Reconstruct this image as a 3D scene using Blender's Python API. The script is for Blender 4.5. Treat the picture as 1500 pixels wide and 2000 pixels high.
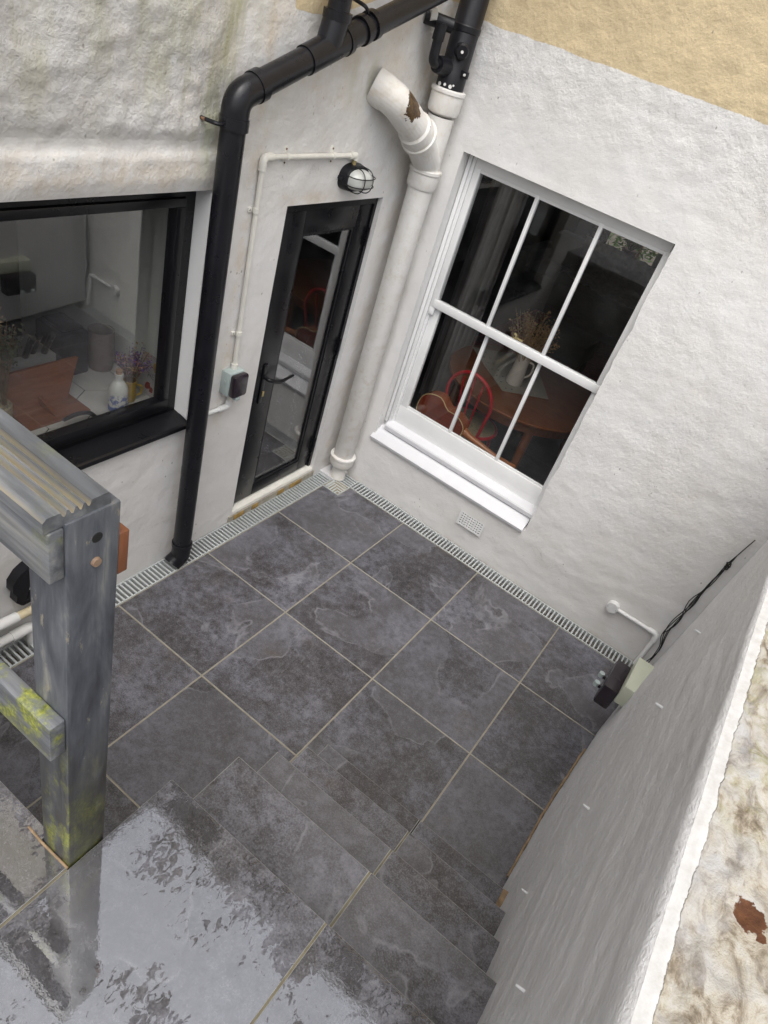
import bpy, bmesh, math, random
from mathutils import Vector, Matrix, noise
R_ = math.radians
random.seed(7)
S = bpy.context.scene
COL = S.collection
for o in list(bpy.data.objects): bpy.data.objects.remove(o)

# ------------------------------------------------------------------ camera
CAM_C = Vector((1.9685, -3.5938, 2.7863))
RIGHT = Vector((0.79124389, 0.54956698, 0.26815898))
DOWN = Vector((0.52626269, -0.38865651, -0.75630265))
FWD = Vector((-0.31141723, 0.73954192, -0.59673868))
cam = bpy.data.cameras.new('camera'); camo = bpy.data.objects.new('camera', cam); COL.objects.link(camo)
m = Matrix((RIGHT, -DOWN, -FWD)).transposed().to_4x4(); m.translation = CAM_C
camo.matrix_world = m
cam.sensor_fit = 'HORIZONTAL'; cam.sensor_width = 36; cam.lens = 1346.9/1500*36
cam.clip_start = 0.02; cam.clip_end = 3000
S.camera = camo
# ------------------------------------------------------------------ world, overcast sky + soft sun
SUN_EL, SUN_AZ = R_(64), R_(160)
w = bpy.data.worlds.new('World'); S.world = w; w.use_nodes = True
nt = w.node_tree; nt.nodes.clear()
out = nt.nodes.new('ShaderNodeOutputWorld'); bg = nt.nodes.new('ShaderNodeBackground')
sky = nt.nodes.new('ShaderNodeTexSky'); sky.sky_type = 'NISHITA'; sky.sun_disc = False
sky.sun_elevation = SUN_EL; sky.sun_rotation = SUN_AZ; sky.dust_density = 4; sky.air_density = 1.2
hs = nt.nodes.new('ShaderNodeHueSaturation'); hs.inputs['Saturation'].default_value = 0.30
nt.links.new(sky.outputs[0], hs.inputs['Color']); nt.links.new(hs.outputs[0], bg.inputs[0])
bg.inputs[1].default_value = 0.15
nt.links.new(bg.outputs[0], out.inputs[0])
sun = bpy.data.lights.new('sun', 'SUN'); sun.energy = 1.1; sun.angle = R_(70); sun.color = (1.0, 0.985, 0.96)
suno = bpy.data.objects.new('sun', sun); COL.objects.link(suno)
sd = Vector((math.sin(SUN_AZ)*math.cos(SUN_EL), math.cos(SUN_AZ)*math.cos(SUN_EL), math.sin(SUN_EL)))
suno.rotation_euler = sd.to_track_quat('Z', 'Y').to_euler()
S.view_settings.view_transform = 'Standard'; S.view_settings.look = 'None'
S.view_settings.gamma = 1; S.view_settings.exposure = 0.68
S.render.engine = 'CYCLES'
C_ = S.cycles; C_.max_bounces = 6; C_.diffuse_bounces = 3; C_.glossy_bounces = 4; C_.transmission_bounces = 4; C_.transparent_max_bounces = 10; C_.caustics_reflective = False; C_.caustics_refractive = False

# ------------------------------------------------------------------ helpers
def ray(u, v): return RIGHT*((u-750)/1346.9) + DOWN*((v-1000)/1346.9) + FWD
def on(ax, val, u, v):
    d = ray(u, v); return CAM_C + d*((val-CAM_C[ax])/d[ax])
def tag(o, label, cat, group=None):
    o['label'] = label; o['category'] = cat
    if group: o['group'] = group
    return o
def empty(name, loc, label=None, cat=None, parent=None):
    o = bpy.data.objects.new(name, None); COL.objects.link(o); o.location = loc
    if parent: o.parent = parent
    if label: tag(o, label, cat)
    return o
def finish(bm, angle=0.6, smooth=True):
    me = bpy.data.meshes.new('m'); bmesh.ops.recalc_face_normals(bm, faces=bm.faces[:])
    bm.to_mesh(me); bm.free()
    if smooth and len(me.polygons):
        me.polygons.foreach_set('use_smooth', [True]*len(me.polygons)); me.set_sharp_from_angle(angle=angle)
    return me
def obj(name, bm, mat, parent=None, smooth=True, angle=0.6):
    """vertices are given in world space; a child keeps them by an inverse parent offset"""
    me = bm if isinstance(bm, bpy.types.Mesh) else finish(bm, angle, smooth)
    me.name = name
    if mat and not me.materials:
        me.materials.append(mat)
        if name == 'tile': me.materials.append(M['edge'])
    o = bpy.data.objects.new(name, me); COL.objects.link(o)
    if parent:
        o.parent = parent
        t = Vector((0,0,0)); p = parent
        while p: t += p.location; p = p.parent
        o.location = -t
    return o
def BM(): return bmesh.new()
def box(bm, a, b, bev=0.0):
    x0,y0,z0 = a; x1,y1,z1 = b
    vs = [bm.verts.new(p) for p in ((x0,y0,z0),(x1,y0,z0),(x1,y1,z0),(x0,y1,z0),(x0,y0,z1),(x1,y0,z1),(x1,y1,z1),(x0,y1,z1))]
    fs = [bm.faces.new([vs[i] for i in f]) for f in ((0,3,2,1),(4,5,6,7),(0,1,5,4),(1,2,6,5),(2,3,7,6),(3,0,4,7))]
    if bev:
        es = list({e for f in fs for e in f.edges})
        bmesh.ops.bevel(bm, geom=es, offset=bev, segments=2, affect='EDGES', profile=0.5)
    return vs
def bx(a, b, bev=0.0):
    bm = BM(); box(bm, a, b, bev); return bm
def tube(bm, pts, r, seg=14, cap=True):
    pts = [Vector(p) for p in pts]; n = len(pts)
    rs = r if isinstance(r, (list, tuple)) else [r]*n
    t0 = (pts[1]-pts[0]).normalized(); up = Vector((0,0,1)) if abs(t0.z) < .9 else Vector((1,0,0))
    nn = (up - t0*up.dot(t0)).normalized(); rings = []
    for i in range(n):
        if i == 0: t = pts[1]-pts[0]
        elif i == n-1: t = pts[-1]-pts[-2]
        else: t = (pts[i+1]-pts[i]).normalized() + (pts[i]-pts[i-1]).normalized()
        t.normalize(); nn = (nn - t*nn.dot(t)).normalized(); bb = t.cross(nn)
        rings.append([bm.verts.new(pts[i] + (nn*math.cos(2*math.pi*k/seg)+bb*math.sin(2*math.pi*k/seg))*rs[i]) for k in range(seg)])
    for i in range(n-1):
        for k in range(seg):
            bm.faces.new((rings[i][k], rings[i][(k+1)%seg], rings[i+1][(k+1)%seg], rings[i+1][k]))
    if cap: bm.faces.new(rings[0][::-1]); bm.faces.new(rings[-1])
    return bm
def tb(pts, r, seg=14, cap=True): return tube(BM(), pts, r, seg, cap)
def rounded(pts, rad, n=6):
    """polyline with arcs at its corners"""
    pts = [Vector(p) for p in pts]; o = [pts[0]]
    for i in range(1, len(pts)-1):
        a, b, c = pts[i-1], pts[i], pts[i+1]
        d = min(rad, (a-b).length*.48, (c-b).length*.48)
        p, q = b+(a-b).normalized()*d, b+(c-b).normalized()*d
        for k in range(n+1):
            t = k/n; o.append(p*(1-t)**2 + b*2*t*(1-t) + q*t*t)
    o.append(pts[-1]); return o
def lathe(prof, c, seg=20, ax='z', cap=True):
    bm = BM(); rings = []
    for r, h in prof:
        ring = []
        for k in range(seg):
            a = 2*math.pi*k/seg; p = (r*math.cos(a), r*math.sin(a), h)
            if ax == 'x': p = (h, p[0], p[1])
            if ax == 'y': p = (p[0], h, p[1])
            ring.append(bm.verts.new(Vector(c)+Vector(p)))
        rings.append(ring)
    for i in range(len(rings)-1):
        for k in range(seg): bm.faces.new((rings[i][k], rings[i][(k+1)%seg], rings[i+1][(k+1)%seg], rings[i+1][k]))
    if cap:
        bm.faces.new(rings[0][::-1]); bm.faces.new(rings[-1])
    return bm
def inset_poly(poly, d):
    n = len(poly); r = []
    for i in range(n):
        p, q, s = Vector(poly[i-1]), Vector(poly[i]), Vector(poly[(i+1)%n])
        e1, e2 = (q-p).normalized(), (s-q).normalized()
        n1, n2 = Vector((-e1.y, e1.x)), Vector((-e2.y, e2.x))
        b = n1+n2; r.append(q + b*(d/max(.3, b.dot(n1))))
    return r
def prism(poly, z0, z1, ch=.0015):
    """counter-clockwise polygon, chamfered top edge"""
    bm = BM(); n = len(poly); ins = inset_poly(poly, ch)
    a = [bm.verts.new((p[0], p[1], z0)) for p in poly]; b = [bm.verts.new((p[0], p[1], z1-ch)) for p in poly]
    c = [bm.verts.new((p[0], p[1], z1)) for p in ins]
    for i in range(n):
        j = (i+1) % n
        bm.faces.new((a[i], a[j], b[j], b[i])).material_index = 1; bm.faces.new((b[i], b[j], c[j], c[i])).material_index = 1
    bm.faces.new(c); bm.faces.new(a[::-1])
    return bm
def extrude_profile(prof, axis, a, b):
    """prof: list of 2D points in the two other axes, extruded along axis from a to b"""
    bm = BM()
    def P(p, t): return {'x': (t, p[0], p[1]), 'y': (p[0], t, p[1]), 'z': (p[0], p[1], t)}[axis]
    A = [bm.verts.new(P(p, a)) for p in prof]; B = [bm.verts.new(P(p, b)) for p in prof]; n = len(prof)
    for i in range(n): bm.faces.new((A[i], A[(i+1)%n], B[(i+1)%n], B[i]))
    bm.faces.new(A[::-1]); bm.faces.new(B); return bm
def sm(a, b, x):
    t = min(1, max(0, (x-a)/(b-a))); return t*t*(3-2*t)
def nz(x, y, z=0., s=1.): return noise.noise(Vector((x*s, y*s, z*s)))
def fb(x, y, z, s, o=4): return noise.fractal(Vector((x*s, y*s, z*s)), 1.0, 2.0, o)

# ------------------------------------------------------------------ materials
class N:
    """tiny node-graph helper"""
    def __init__(s, name):
        s.m = bpy.data.materials.new(name); s.m.use_nodes = True; s.t = s.m.node_tree; s.t.nodes.clear()
        s.out = s.t.nodes.new('ShaderNodeOutputMaterial'); s.b = s.t.nodes.new('ShaderNodeBsdfPrincipled')
        s.t.links.new(s.b.outputs[0], s.out.inputs[0])
    def n(s, typ, **kw):
        x = s.t.nodes.new('ShaderNode'+typ)
        for k, v in kw.items(): setattr(x, k, v)
        return x
    def l(s, a, b): s.t.links.new(a, b)
    def put(s, inp, v):
        if hasattr(v, 'is_linked') or isinstance(v, bpy.types.NodeSocket): s.l(v, inp)
        else: inp.default_value = v
    def obj(s): return s.n('TexCoord').outputs['Object']
    def noise(s, vec, scale, detail=4, rough=.55, dist=0., out='Fac'):
        x = s.n('TexNoise'); s.l(vec, x.inputs['Vector']); x.inputs['Scale'].default_value = scale
        x.inputs['Detail'].default_value = detail; x.inputs['Roughness'].default_value = rough; x.inputs['Distortion'].default_value = dist
        return x.outputs[out]
    def vor(s, vec, scale, feature='F1', out='Distance', rand=1.):
        x = s.n('TexVoronoi', feature=feature); s.l(vec, x.inputs['Vector']); x.inputs['Scale'].default_value = scale
        x.inputs['Randomness'].default_value = rand
        return x.outputs[out]
    def ramp(s, f, stops, interp='LINEAR'):
        x = s.n('ValToRGB'); x.color_ramp.interpolation = interp; e = x.color_ramp.elements
        while len(e) > 1: e.remove(e[-1])
        e[0].position = stops[0][0]; e[0].color = col(stops[0][1])
        for p, c in stops[1:]:
            k = e.new(p); k.color = col(c)
        s.l(f, x.inputs[0]); return x.outputs[0]
    def mix(s, f, a, b, blend='MIX'):
        x = s.n('Mix', data_type='RGBA', blend_type=blend)
        s.put(x.inputs[0], f); s.put(x.inputs[6], col(a) if isinstance(a, tuple) else a); s.put(x.inputs[7], col(b) if isinstance(b, tuple) else b)
        return x.outputs[2]
    def math(s, op, a, b=None, clamp=False):
        x = s.n('Math', operation=op, use_clamp=clamp); s.put(x.inputs[0], a)
        if b is not None: s.put(x.inputs[1], b)
        return x.outputs[0]
    def sxyz(s, v):
        x = s.n('SeparateXYZ'); s.l(v, x.inputs[0]); return x.outputs
    def mapv(s, v, scale=(1,1,1), loc=(0,0,0), rot=(0,0,0)):
        x = s.n('Mapping'); s.l(v, x.inputs[0]); x.inputs['Scale'].default_value = scale; x.inputs['Location'].default_value = loc; x.inputs['Rotation'].default_value = rot
        return x.outputs[0]
    def bump(s, h, dist=.003, strength=.5, normal=None):
        x = s.n('Bump'); s.l(h, x.inputs['Height']); x.inputs['Distance'].default_value = dist; x.inputs['Strength'].default_value = strength
        if normal is not None: s.l(normal, x.inputs['Normal'])
        return x.outputs[0]
    def fin(s, color=None, rough=None, normal=None, **kw):
        if color is not None: s.put(s.b.inputs['Base Color'], col(color) if isinstance(color, tuple) else color)
        if rough is not None: s.put(s.b.inputs['Roughness'], rough)
        if normal is not None: s.l(normal, s.b.inputs['Normal'])
        for k, v in kw.items(): s.put(s.b.inputs[k.replace('_', ' ')], v)
        return s.m
def col(c):
    if isinstance(c, (int, float)): return (c, c, c, 1)
    return tuple(c)+(1,) if len(c) == 3 else tuple(c)

def plain(name, c, rough=.5, var=.12, scale=12, bump=.0, metal=0., spec=.5):
    g = N(name); v = g.obj(); f = g.noise(v, scale, 5)
    c0 = tuple(x*(1-var) for x in c); c1 = tuple(min(1, x*(1+var)) for x in c)
    cc = g.ramp(f, [(.3, c0), (.7, c1)])
    rr = g.math('ADD', g.math('MULTIPLY', g.noise(v, scale*2.3, 3), .2), rough-.1)
    nr = g.bump(g.noise(v, scale*6, 4), .002, bump) if bump else None
    return g.fin(cc, rr, nr, Metallic=metal, Specular_IOR_Level=spec)

def mat_wall():
    g = N('painted_render'); v = g.obj()
    at = g.n('Attribute', attribute_name='mask'); sx = g.n('SeparateColor'); g.l(at.outputs['Color'], sx.inputs[0])
    alg, dirt, bei = sx.outputs[0], sx.outputs[1], sx.outputs[2]
    base = g.mix(g.ramp(g.noise(v, 1.6, 5, .6), [(.35, 0.), (.7, 1.)]), (.77,.765,.765), (.735,.72,.70))
    base = g.mix(g.math('MULTIPLY', g.ramp(g.noise(g.mapv(v, (1,1,1), (7,3,1)), 2.6, 4, .6), [(.52, 0.), (.75, 1.)]), .5), base, (.62,.615,.62))
    # warm grime
    gr = g.math('MULTIPLY', dirt, g.ramp(g.noise(v, 9, 6, .7), [(.36, 0.), (.66, 1.)]), True)
    base = g.mix(g.math('MULTIPLY', gr, .8), base, (.60,.50,.37))
    speck = g.math('MULTIPLY', g.math('ADD', dirt, .06), g.ramp(g.noise(v, 70, 4, .7), [(.63, 0.), (.74, 1.)]), True)
    base = g.mix(g.math('MULTIPLY', speck, .75), base, (.20,.17,.13))
    # algae, streaked down the wall
    st = g.noise(g.mapv(v, (7,7,1.6)), 1.5, 6, .65)
    al = g.math('MULTIPLY', alg, g.ramp(st, [(.42, 0.), (.70, 1.)]), True)
    base = g.mix(g.math('MULTIPLY', al, .9), base, (.42,.42,.23))
    # beige upper paint
    bm_ = g.ramp(g.math('ADD', bei, g.math('MULTIPLY', g.math('SUBTRACT', g.noise(v, 35, 3), .5), .35)), [(.44, 0.), (.56, 1.)])
    bcol = g.mix(g.ramp(g.noise(v, 3.5, 5, .6), [(.35, 0.), (.7, 1.)]), (.69,.565,.36), (.60,.485,.31))
    bcol = g.mix(g.math('MULTIPLY', g.ramp(g.noise(v, 50, 4, .7), [(.6, 0.), (.75, 1.)]), .4), bcol, (.38,.30,.19))
    base = g.mix(bm_, base, bcol)
    pits = g.math('MULTIPLY', g.ramp(g.vor(g.mapv(v, (1,1,.6)), 30), [(.0, 1.), (.08, 1.), (.14, 0.)]), g.ramp(g.noise(v, 5, 3), [(.54, 0.), (.64, 1.)]))
    ck = g.noise(g.mapv(v, (1,1,1.3), (5,2,3)), 2.4, 8, .62, .9)
    crack = g.math('MULTIPLY', g.ramp(ck, [(.4965, 0.), (.5, 1.), (.5035, 0.)]), g.ramp(g.noise(v, 2.1, 2), [(.56, 0.), (.68, 1.)]))
    pits = g.math('MAXIMUM', pits, g.math('MULTIPLY', crack, .6))
    base = g.mix(g.math('MULTIPLY', pits, .7), base, (.25,.22,.19))
    h = g.math('ADD', g.math('MULTIPLY', g.noise(v, 38, 5, .62), 1.), g.math('MULTIPLY', g.noise(v, 150, 3, .6), .28))
    h = g.math('SUBTRACT', h, g.math('MULTIPLY', pits, .5))
    n1 = g.bump(h, .004, .40)
    ro = at.outputs['Alpha']
    lump = g.math('ADD', g.noise(v, 30, 9, .72), g.math('MULTIPLY', g.noise(v, 11, 3, .5), .8))
    n2 = g.bump(g.math('MULTIPLY', lump, ro), .024, .8, n1)
    return g.fin(base, .72, n2, Specular_IOR_Level=.3)

def mat_gwall():
    g = N('white_masonry_paint'); v = g.obj()
    base = g.mix(g.ramp(g.noise(v, 2.0, 5, .6), [(.35, 0.), (.7, 1.)]), (.82,.82,.84), (.76,.76,.77))
    st = g.noise(g.mapv(v, (1,3,9)), 3, 5, .6)
    base = g.mix(g.math('MULTIPLY', g.ramp(st, [(.5, 0.), (.75, 1.)]), .35), base, (.50,.48,.46))
    base = g.mix(g.math('MULTIPLY', g.ramp(g.noise(v, 90, 3, .7), [(.62, 0.), (.70, 1.)]), .6), base, (.90,.90,.90))
    h = g.math('ADD', g.math('MULTIPLY', g.noise(g.mapv(v, (1,10,26)), 3.0, 6, .6), .6), g.math('MULTIPLY', g.noise(g.mapv(v, (1,.6,1.5)), 85, 6, .7), 1.1))
    return g.fin(base, .5, g.bump(h, .009, .8), Specular_IOR_Level=.45)

def mat_coping():
    g = N('weathered_lime_render'); v = g.obj(); p = g.sxyz(v)
    n1 = g.noise(g.mapv(v, (1,.55,1)), 26, 8, .68, .6); n2 = g.noise(v, 9, 5, .6, .3)
    c = g.ramp(n1, [(.30, (.09,.07,.05)), (.42, (.24,.20,.15)), (.50, (.42,.38,.31)), (.60, (.48,.46,.42)), (.72, (.38,.38,.385))])
    c = g.mix(g.math('MULTIPLY', g.ramp(n2, [(.48, 0.), (.66, 1.)]), .75), c, (.43,.43,.44))
    mo = g.math('MULTIPLY', g.ramp(g.noise(g.mapv(v, (1,1,1), (3,1,0)), 13, 6, .65), [(.50, 0.), (.64, 1.)]),
                g.ramp(g.math('ADD', g.noise(v, 4, 3), g.math('MULTIPLY', g.math('ADD', p[1], 2.7), .35)), [(.42, 0.), (.62, 1.)]))
    c = g.mix(g.math('MULTIPLY', mo, .8), c, (.24,.235,.07))
    # painted arris, ragged edge
    at = g.n('Attribute', attribute_name='mask'); sx = g.n('SeparateColor'); g.l(at.outputs['Color'], sx.inputs[0])
    pm = g.ramp(g.math('ADD', sx.outputs[0], g.math('MULTIPLY', g.math('SUBTRACT', g.noise(v, 60, 4, .65), .5), .7)), [(.46, 0.), (.54, 1.)])
    c = g.mix(pm, c, g.ramp(g.noise(v, 45, 5, .7), [(.3, (.47,.46,.44)), (.6, (.58,.575,.57))]))
    br = g.ramp(g.math('ADD', sx.outputs[1], g.math('MULTIPLY', g.math('SUBTRACT', g.noise(v, 75, 4, .65), .5), .8)), [(.47, 0.), (.53, 1.)])
    c = g.mix(br, c, g.ramp(g.noise(v, 50, 4), [(.4, (.085,.035,.018)), (.7, (.15,.065,.03))]))
    h = g.math('ADD', g.math('MULTIPLY', n1, 1.), g.math('MULTIPLY', g.noise(v, 160, 5, .65), .4))
    h = g.math('MULTIPLY', h, g.math('SUBTRACT', 1.0, g.math('MULTIPLY', pm, .85)))
    return g.fin(c, .75, g.bump(h, .009, .8), Specular_IOR_Level=.25)

def mat_tile(name, wet=0., damp=.36):
    g = N(name); v0 = g.obj(); oi = g.n('ObjectInfo')
    off = g.n('CombineXYZ')
    for i, k in enumerate((97., 53., 31.)): g.l(g.math('MULTIPLY', oi.outputs['Random'], k), off.inputs[i])
    va = g.n('VectorMath', operation='ADD'); g.l(v0, va.inputs[0]); g.l(off.outputs[0], va.inputs[1]); v = va.outputs[0]
    cloud = g.noise(v, 3.2, 10, .74, .25); fine = g.noise(v, 26, 8, .78); grain = g.noise(v, 210, 4, .7)
    c = g.ramp(cloud, [(.30, (.026,.023,.025)), (.44, (.052,.048,.052)), (.56, (.092,.091,.107)), (.72, (.165,.167,.195))])
    c = g.mix(g.math('MULTIPLY', g.ramp(fine, [(.36, 1.), (.52, 0.)]), .80), c, (.020,.017,.017))
    c = g.mix(g.math('MULTIPLY', g.ramp(fine, [(.52, 0.), (.70, 1.)]), .50), c, (.17,.168,.185))
    c = g.mix(g.math('MULTIPLY', g.ramp(grain, [(.50, 0.), (.68, 1.)]), .40), c, (.20,.198,.21))
    c = g.mix(g.math('MULTIPLY', g.ramp(grain, [(.34, 1.), (.48, 0.)]), .55), c, (.016,.014,.014))
    # cleft slate ledges: contour of a broad noise, smoother and paler on one side, thin pale lip on the line
    led = g.noise(g.mapv(v, (1,1,.2)), 1.35, 5, .48, .55)
    side = g.ramp(led, [(.535, 0.), (.548, 1.)])
    c = g.mix(g.math('MULTIPLY', side, .33), c, (.112,.110,.122))
    lip = g.ramp(led, [(.529, 0.), (.535, 1.), (.538, 1.), (.544, 0.)])
    c = g.mix(g.math('MULTIPLY', lip, g.ramp(g.noise(v, 7, 3), [(.4, .05), (.65, .55)])), c, (.22,.22,.24))
    led2 = g.noise(g.mapv(v, (1,1,.2), (4,9,2)), 2.1, 6, .52, .9)
    lip2 = g.ramp(led2, [(.487, 0.), (.492, 1.), (.497, 0.)])
    c = g.mix(g.math('MULTIPLY', lip2, g.ramp(g.noise(v, 5, 3), [(.5, .0), (.7, .42)])), c, (.22,.22,.235))
    br = g.ramp(g.noise(g.mapv(v, (1,1,1), (2,5,8)), 5, 5, .6), [(.60, 0.), (.78, 1.)])
    c = g.mix(g.math('MULTIPLY', br, .30), c, (.10,.075,.055))
    tone = g.math('ADD', 1.08, g.math('MULTIPLY', oi.outputs['Random'], .36))
    c = g.mix(1.0, c, (1,1,1), 'MULTIPLY') if False else c
    tn = g.n('CombineColor')
    for i in range(3): g.l(tone, tn.inputs[i])
    c = g.mix(1.0, c, tn.outputs[0], 'MULTIPLY')
    h = g.math('ADD', g.math('MULTIPLY', side, .55), g.math('ADD', g.math('MULTIPLY', fine, .5), g.math('MULTIPLY', cloud, .8)))
    ro = g.math('ADD', g.math('MULTIPLY', fine, .22), damp-.11)
    nrm = g.bump(h, .0016, .55)
    if not wet: return g.fin(c, ro, nrm, Specular_IOR_Level=.55)
    # standing water: a smooth film broken by the relief of the slate
    wv = g.n('NewGeometry').outputs['Position']
    film = g.noise(g.mapv(wv, (1.7,1,1), (0,0,0), (0,0,R_(-20))), 42, 8, .66, .8); big = g.noise(wv, 5.5, 3, .5)
    f = g.math('ADD', g.math('MULTIPLY', film, .5), g.math('MULTIPLY', big, .62))
    wm = g.ramp(f, [(.508, 0.), (.526, 1.)])
    c = g.mix(g.math('MULTIPLY', wm, .35), c, (.03,.029,.031))
    ripple = g.bump(g.noise(wv, 30, 4, .6), .0006, .30)
    g.b.inputs['Coat IOR'].default_value = 3.3; g.l(ripple, g.b.inputs['Coat Normal'])
    g.l(g.math('MULTIPLY', wm, wet), g.b.inputs['Coat Weight'])
    g.b.inputs['Coat Roughness'].default_value = .025
    return g.fin(c, ro, nrm, Specular_IOR_Level=.6)

def mat_iron_white():
    g = N('white_painted_iron'); v = g.obj(); p = g.sxyz(v)
    c = g.mix(g.ramp(g.noise(v, 6, 5, .6), [(.4, 0.), (.7, 1.)]), (.77,.755,.73), (.72,.69,.645))
    gm = g.n('NewGeometry').outputs['Normal']; up = g.sxyz(gm)[2]
    d = g.math('MULTIPLY', g.ramp(g.noise(v, 18, 6, .7), [(.5, 0.), (.72, 1.)]), .55)
    c = g.mix(d, c, (.55,.47,.34))
    at = g.n('Attribute', attribute_name='mask'); sx = g.n('SeparateColor'); g.l(at.outputs['Color'], sx.inputs[0])
    ru = g.ramp(g.math('ADD', sx.outputs[0], g.math('MULTIPLY', g.math('SUBTRACT', g.noise(v, 40, 4, .65), .5), .8)), [(.47, 0.), (.53, 1.)])
    c = g.mix(ru, c, g.ramp(g.noise(v, 60, 4), [(.4, (.05,.028,.014)), (.68, (.14,.085,.03))]))
    h = g.math('SUBTRACT', g.noise(v, 45, 5, .6), g.math('MULTIPLY', ru, .8))
    return g.fin(c, .42, g.bump(h, .003, .4), Specular_IOR_Level=.4)

def mat_wood_grey():
    g = N('weathered_painted_timber'); v = g.obj(); p = g.sxyz(v)
    gr = g.noise(g.mapv(v, (60,60,2.2)), 1.6, 6, .6); fl = g.noise(g.mapv(v, (9,9,2)), 2.2, 6, .62, .4)
    c = g.ramp(fl, [(.34, (.036,.037,.043)), (.47, (.068,.074,.088)), (.58, (.108,.115,.128)), (.70, (.24,.235,.21))])
    c = g.mix(g.math('MULTIPLY', g.ramp(gr, [(.45, 0.), (.7, 1.)]), .28), c, (.035,.035,.038))
    c = g.mix(g.math('MULTIPLY', g.ramp(g.noise(g.mapv(v, (14,14,5)), 3, 6, .7), [(.63, 0.), (.68, 1.)]), .65), c, (.30,.26,.18))
    # moss and damp staining, thick near the foot and along the lower rail
    mz = g.n('MapRange'); g.l(p[2], mz.inputs[0]); mz.inputs[1].default_value = 1.66; mz.inputs[2].default_value = 1.34
    ms = g.math('MULTIPLY', g.ramp(g.noise(g.mapv(v, (1,1,.42)), 19, 7, .68), [(.47, 0.), (.62, 1.)]), mz.outputs[0], True)
    ny = g.sxyz(g.n('NewGeometry').outputs['True Normal'])[1]
    ms = g.math('MULTIPLY', ms, g.ramp(g.math('MULTIPLY', ny, -1.), [(.0, .30), (.6, 1.)]))
    wet = g.math('MULTIPLY', g.ramp(g.noise(g.mapv(v, (1,1,.5), (3,0,0)), 11, 4), [(.34, 0.), (.50, 1.)]), mz.outputs[0], True)
    c = g.mix(g.math('MULTIPLY', wet, .9), c, (.018,.016,.013))
    c = g.mix(ms, c, g.ramp(g.noise(v, 140, 3), [(.35, (.11,.125,.016)), (.7, (.33,.35,.04))]))
    h = g.math('ADD', g.math('MULTIPLY', gr, .8), g.math('MULTIPLY', ms, .8))
    return g.fin(c, g.math('ADD', .30, g.math('MULTIPLY', fl, .25)), g.bump(h, .002, .5), Specular_IOR_Level=.45)
def mat_wood_board(name, axis_scale, moss=.0):
    g = N(name); v = g.obj()
    gr = g.noise(g.mapv(v, axis_scale), 1.6, 6, .6); fl = g.noise(g.mapv(v, tuple(.2*a+1 for a in axis_scale)), 2.2, 6, .62, .4)
    c = g.ramp(fl, [(.32, (.07,.073,.078)), (.48, (.12,.128,.14)), (.60, (.19,.195,.205)), (.74, (.30,.29,.26))])
    c = g.mix(g.math('MULTIPLY', g.ramp(gr, [(.45, 0.), (.7, 1.)]), .4), c, (.05,.05,.05))
    if moss == .12:
        gz = g.n('MapRange'); g.l(g.sxyz(v)[2], gz.inputs[0]); gz.inputs[1].default_value = 2.1632; gz.inputs[2].default_value = 2.1575
        nzz = g.ramp(g.sxyz(g.n('NewGeometry').outputs['True Normal'])[2], [(.2, 0.), (.35, 1.)])
        c = g.mix(g.math('MULTIPLY', g.math('MULTIPLY', gz.outputs[0], nzz), g.ramp(g.noise(g.mapv(v, (4,30,30)), 2, 4), [(.35, .3), (.6, .85)]), True), c, (.30,.25,.16))
    ml = g.ramp(g.noise(v, 14, 6, .7), [(.50, 0.), (.62, 1.)])
    c = g.mix(g.math('MULTIPLY', ml, moss), c, g.ramp(g.noise(v, 140, 3), [(.35, (.12,.14,.02)), (.7, (.40,.42,.06))]))
    return g.fin(c, .36, g.bump(gr, .002, .4), Specular_IOR_Level=.5)
def mat_wood(name, c0, c1, sc=(30,3,30), rough=.45):
    g = N(name); v = g.obj(); gr = g.noise(g.mapv(v, sc), 1.5, 6, .6, .5)
    return g.fin(g.ramp(gr, [(.3, c0), (.7, c1)]), rough, g.bump(gr, .001, .3))

def mat_glass(name, drops=0., f0=.05, tint=(.96,.965,.965)):
    g = N(name); t = g.t; v = g.obj(); t.nodes.remove(g.b)
    lw = g.n('LayerWeight'); lw.inputs[0].default_value = .5
    sch = g.math('ADD', f0, g.math('MULTIPLY', g.math('POWER', lw.outputs['Facing'], 5.), 1-f0))
    tr = g.n('BsdfTransparent'); tr.inputs[0].default_value = col(tint)
    gl = g.n('BsdfGlossy'); gl.inputs['Roughness'].default_value = .012
    wob = g.bump(g.noise(v, 3, 2), .01, .012); g.l(wob, gl.inputs['Normal'])
    mx = g.n('MixShader'); g.l(sch, mx.inputs[0]); g.l(tr.outputs[0], mx.inputs[1]); g.l(gl.outputs[0], mx.inputs[2])
    res = mx.outputs[0]
    if drops:
        dv = g.mapv(v, (1,1,.55)); vd = g.vor(dv, 140); msk = g.ramp(vd, [(.16, 1.), (.26, 0.)])
        reg = g.ramp(g.noise(g.mapv(v, (5,5,1.1)), 1.5, 4, .6), [(.47, 0.), (.62, 1.)])
        pick = g.ramp(g.sxyz(g.vor(dv, 140, out='Color'))[0], [(.45, 0.), (.5, 1.)])
        a = g.math('MULTIPLY', g.math('MULTIPLY', msk, reg), g.math('MULTIPLY', pick, drops), True)
        smear = g.math('MULTIPLY', g.ramp(g.noise(v, 4, 4), [(.45, 0.), (.8, 1.)]), .010)
        a = g.math('ADD', a, smear, True)
        df = g.n('BsdfDiffuse'); df.inputs[0].default_value = (.75,.77,.8,1)
        m2 = g.n('MixShader'); g.l(a, m2.inputs[0]); g.l(res, m2.inputs[1]); g.l(df.outputs[0], m2.inputs[2]); res = m2.outputs[0]
    g.l(res, g.out.inputs[0]); return g.m

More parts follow.
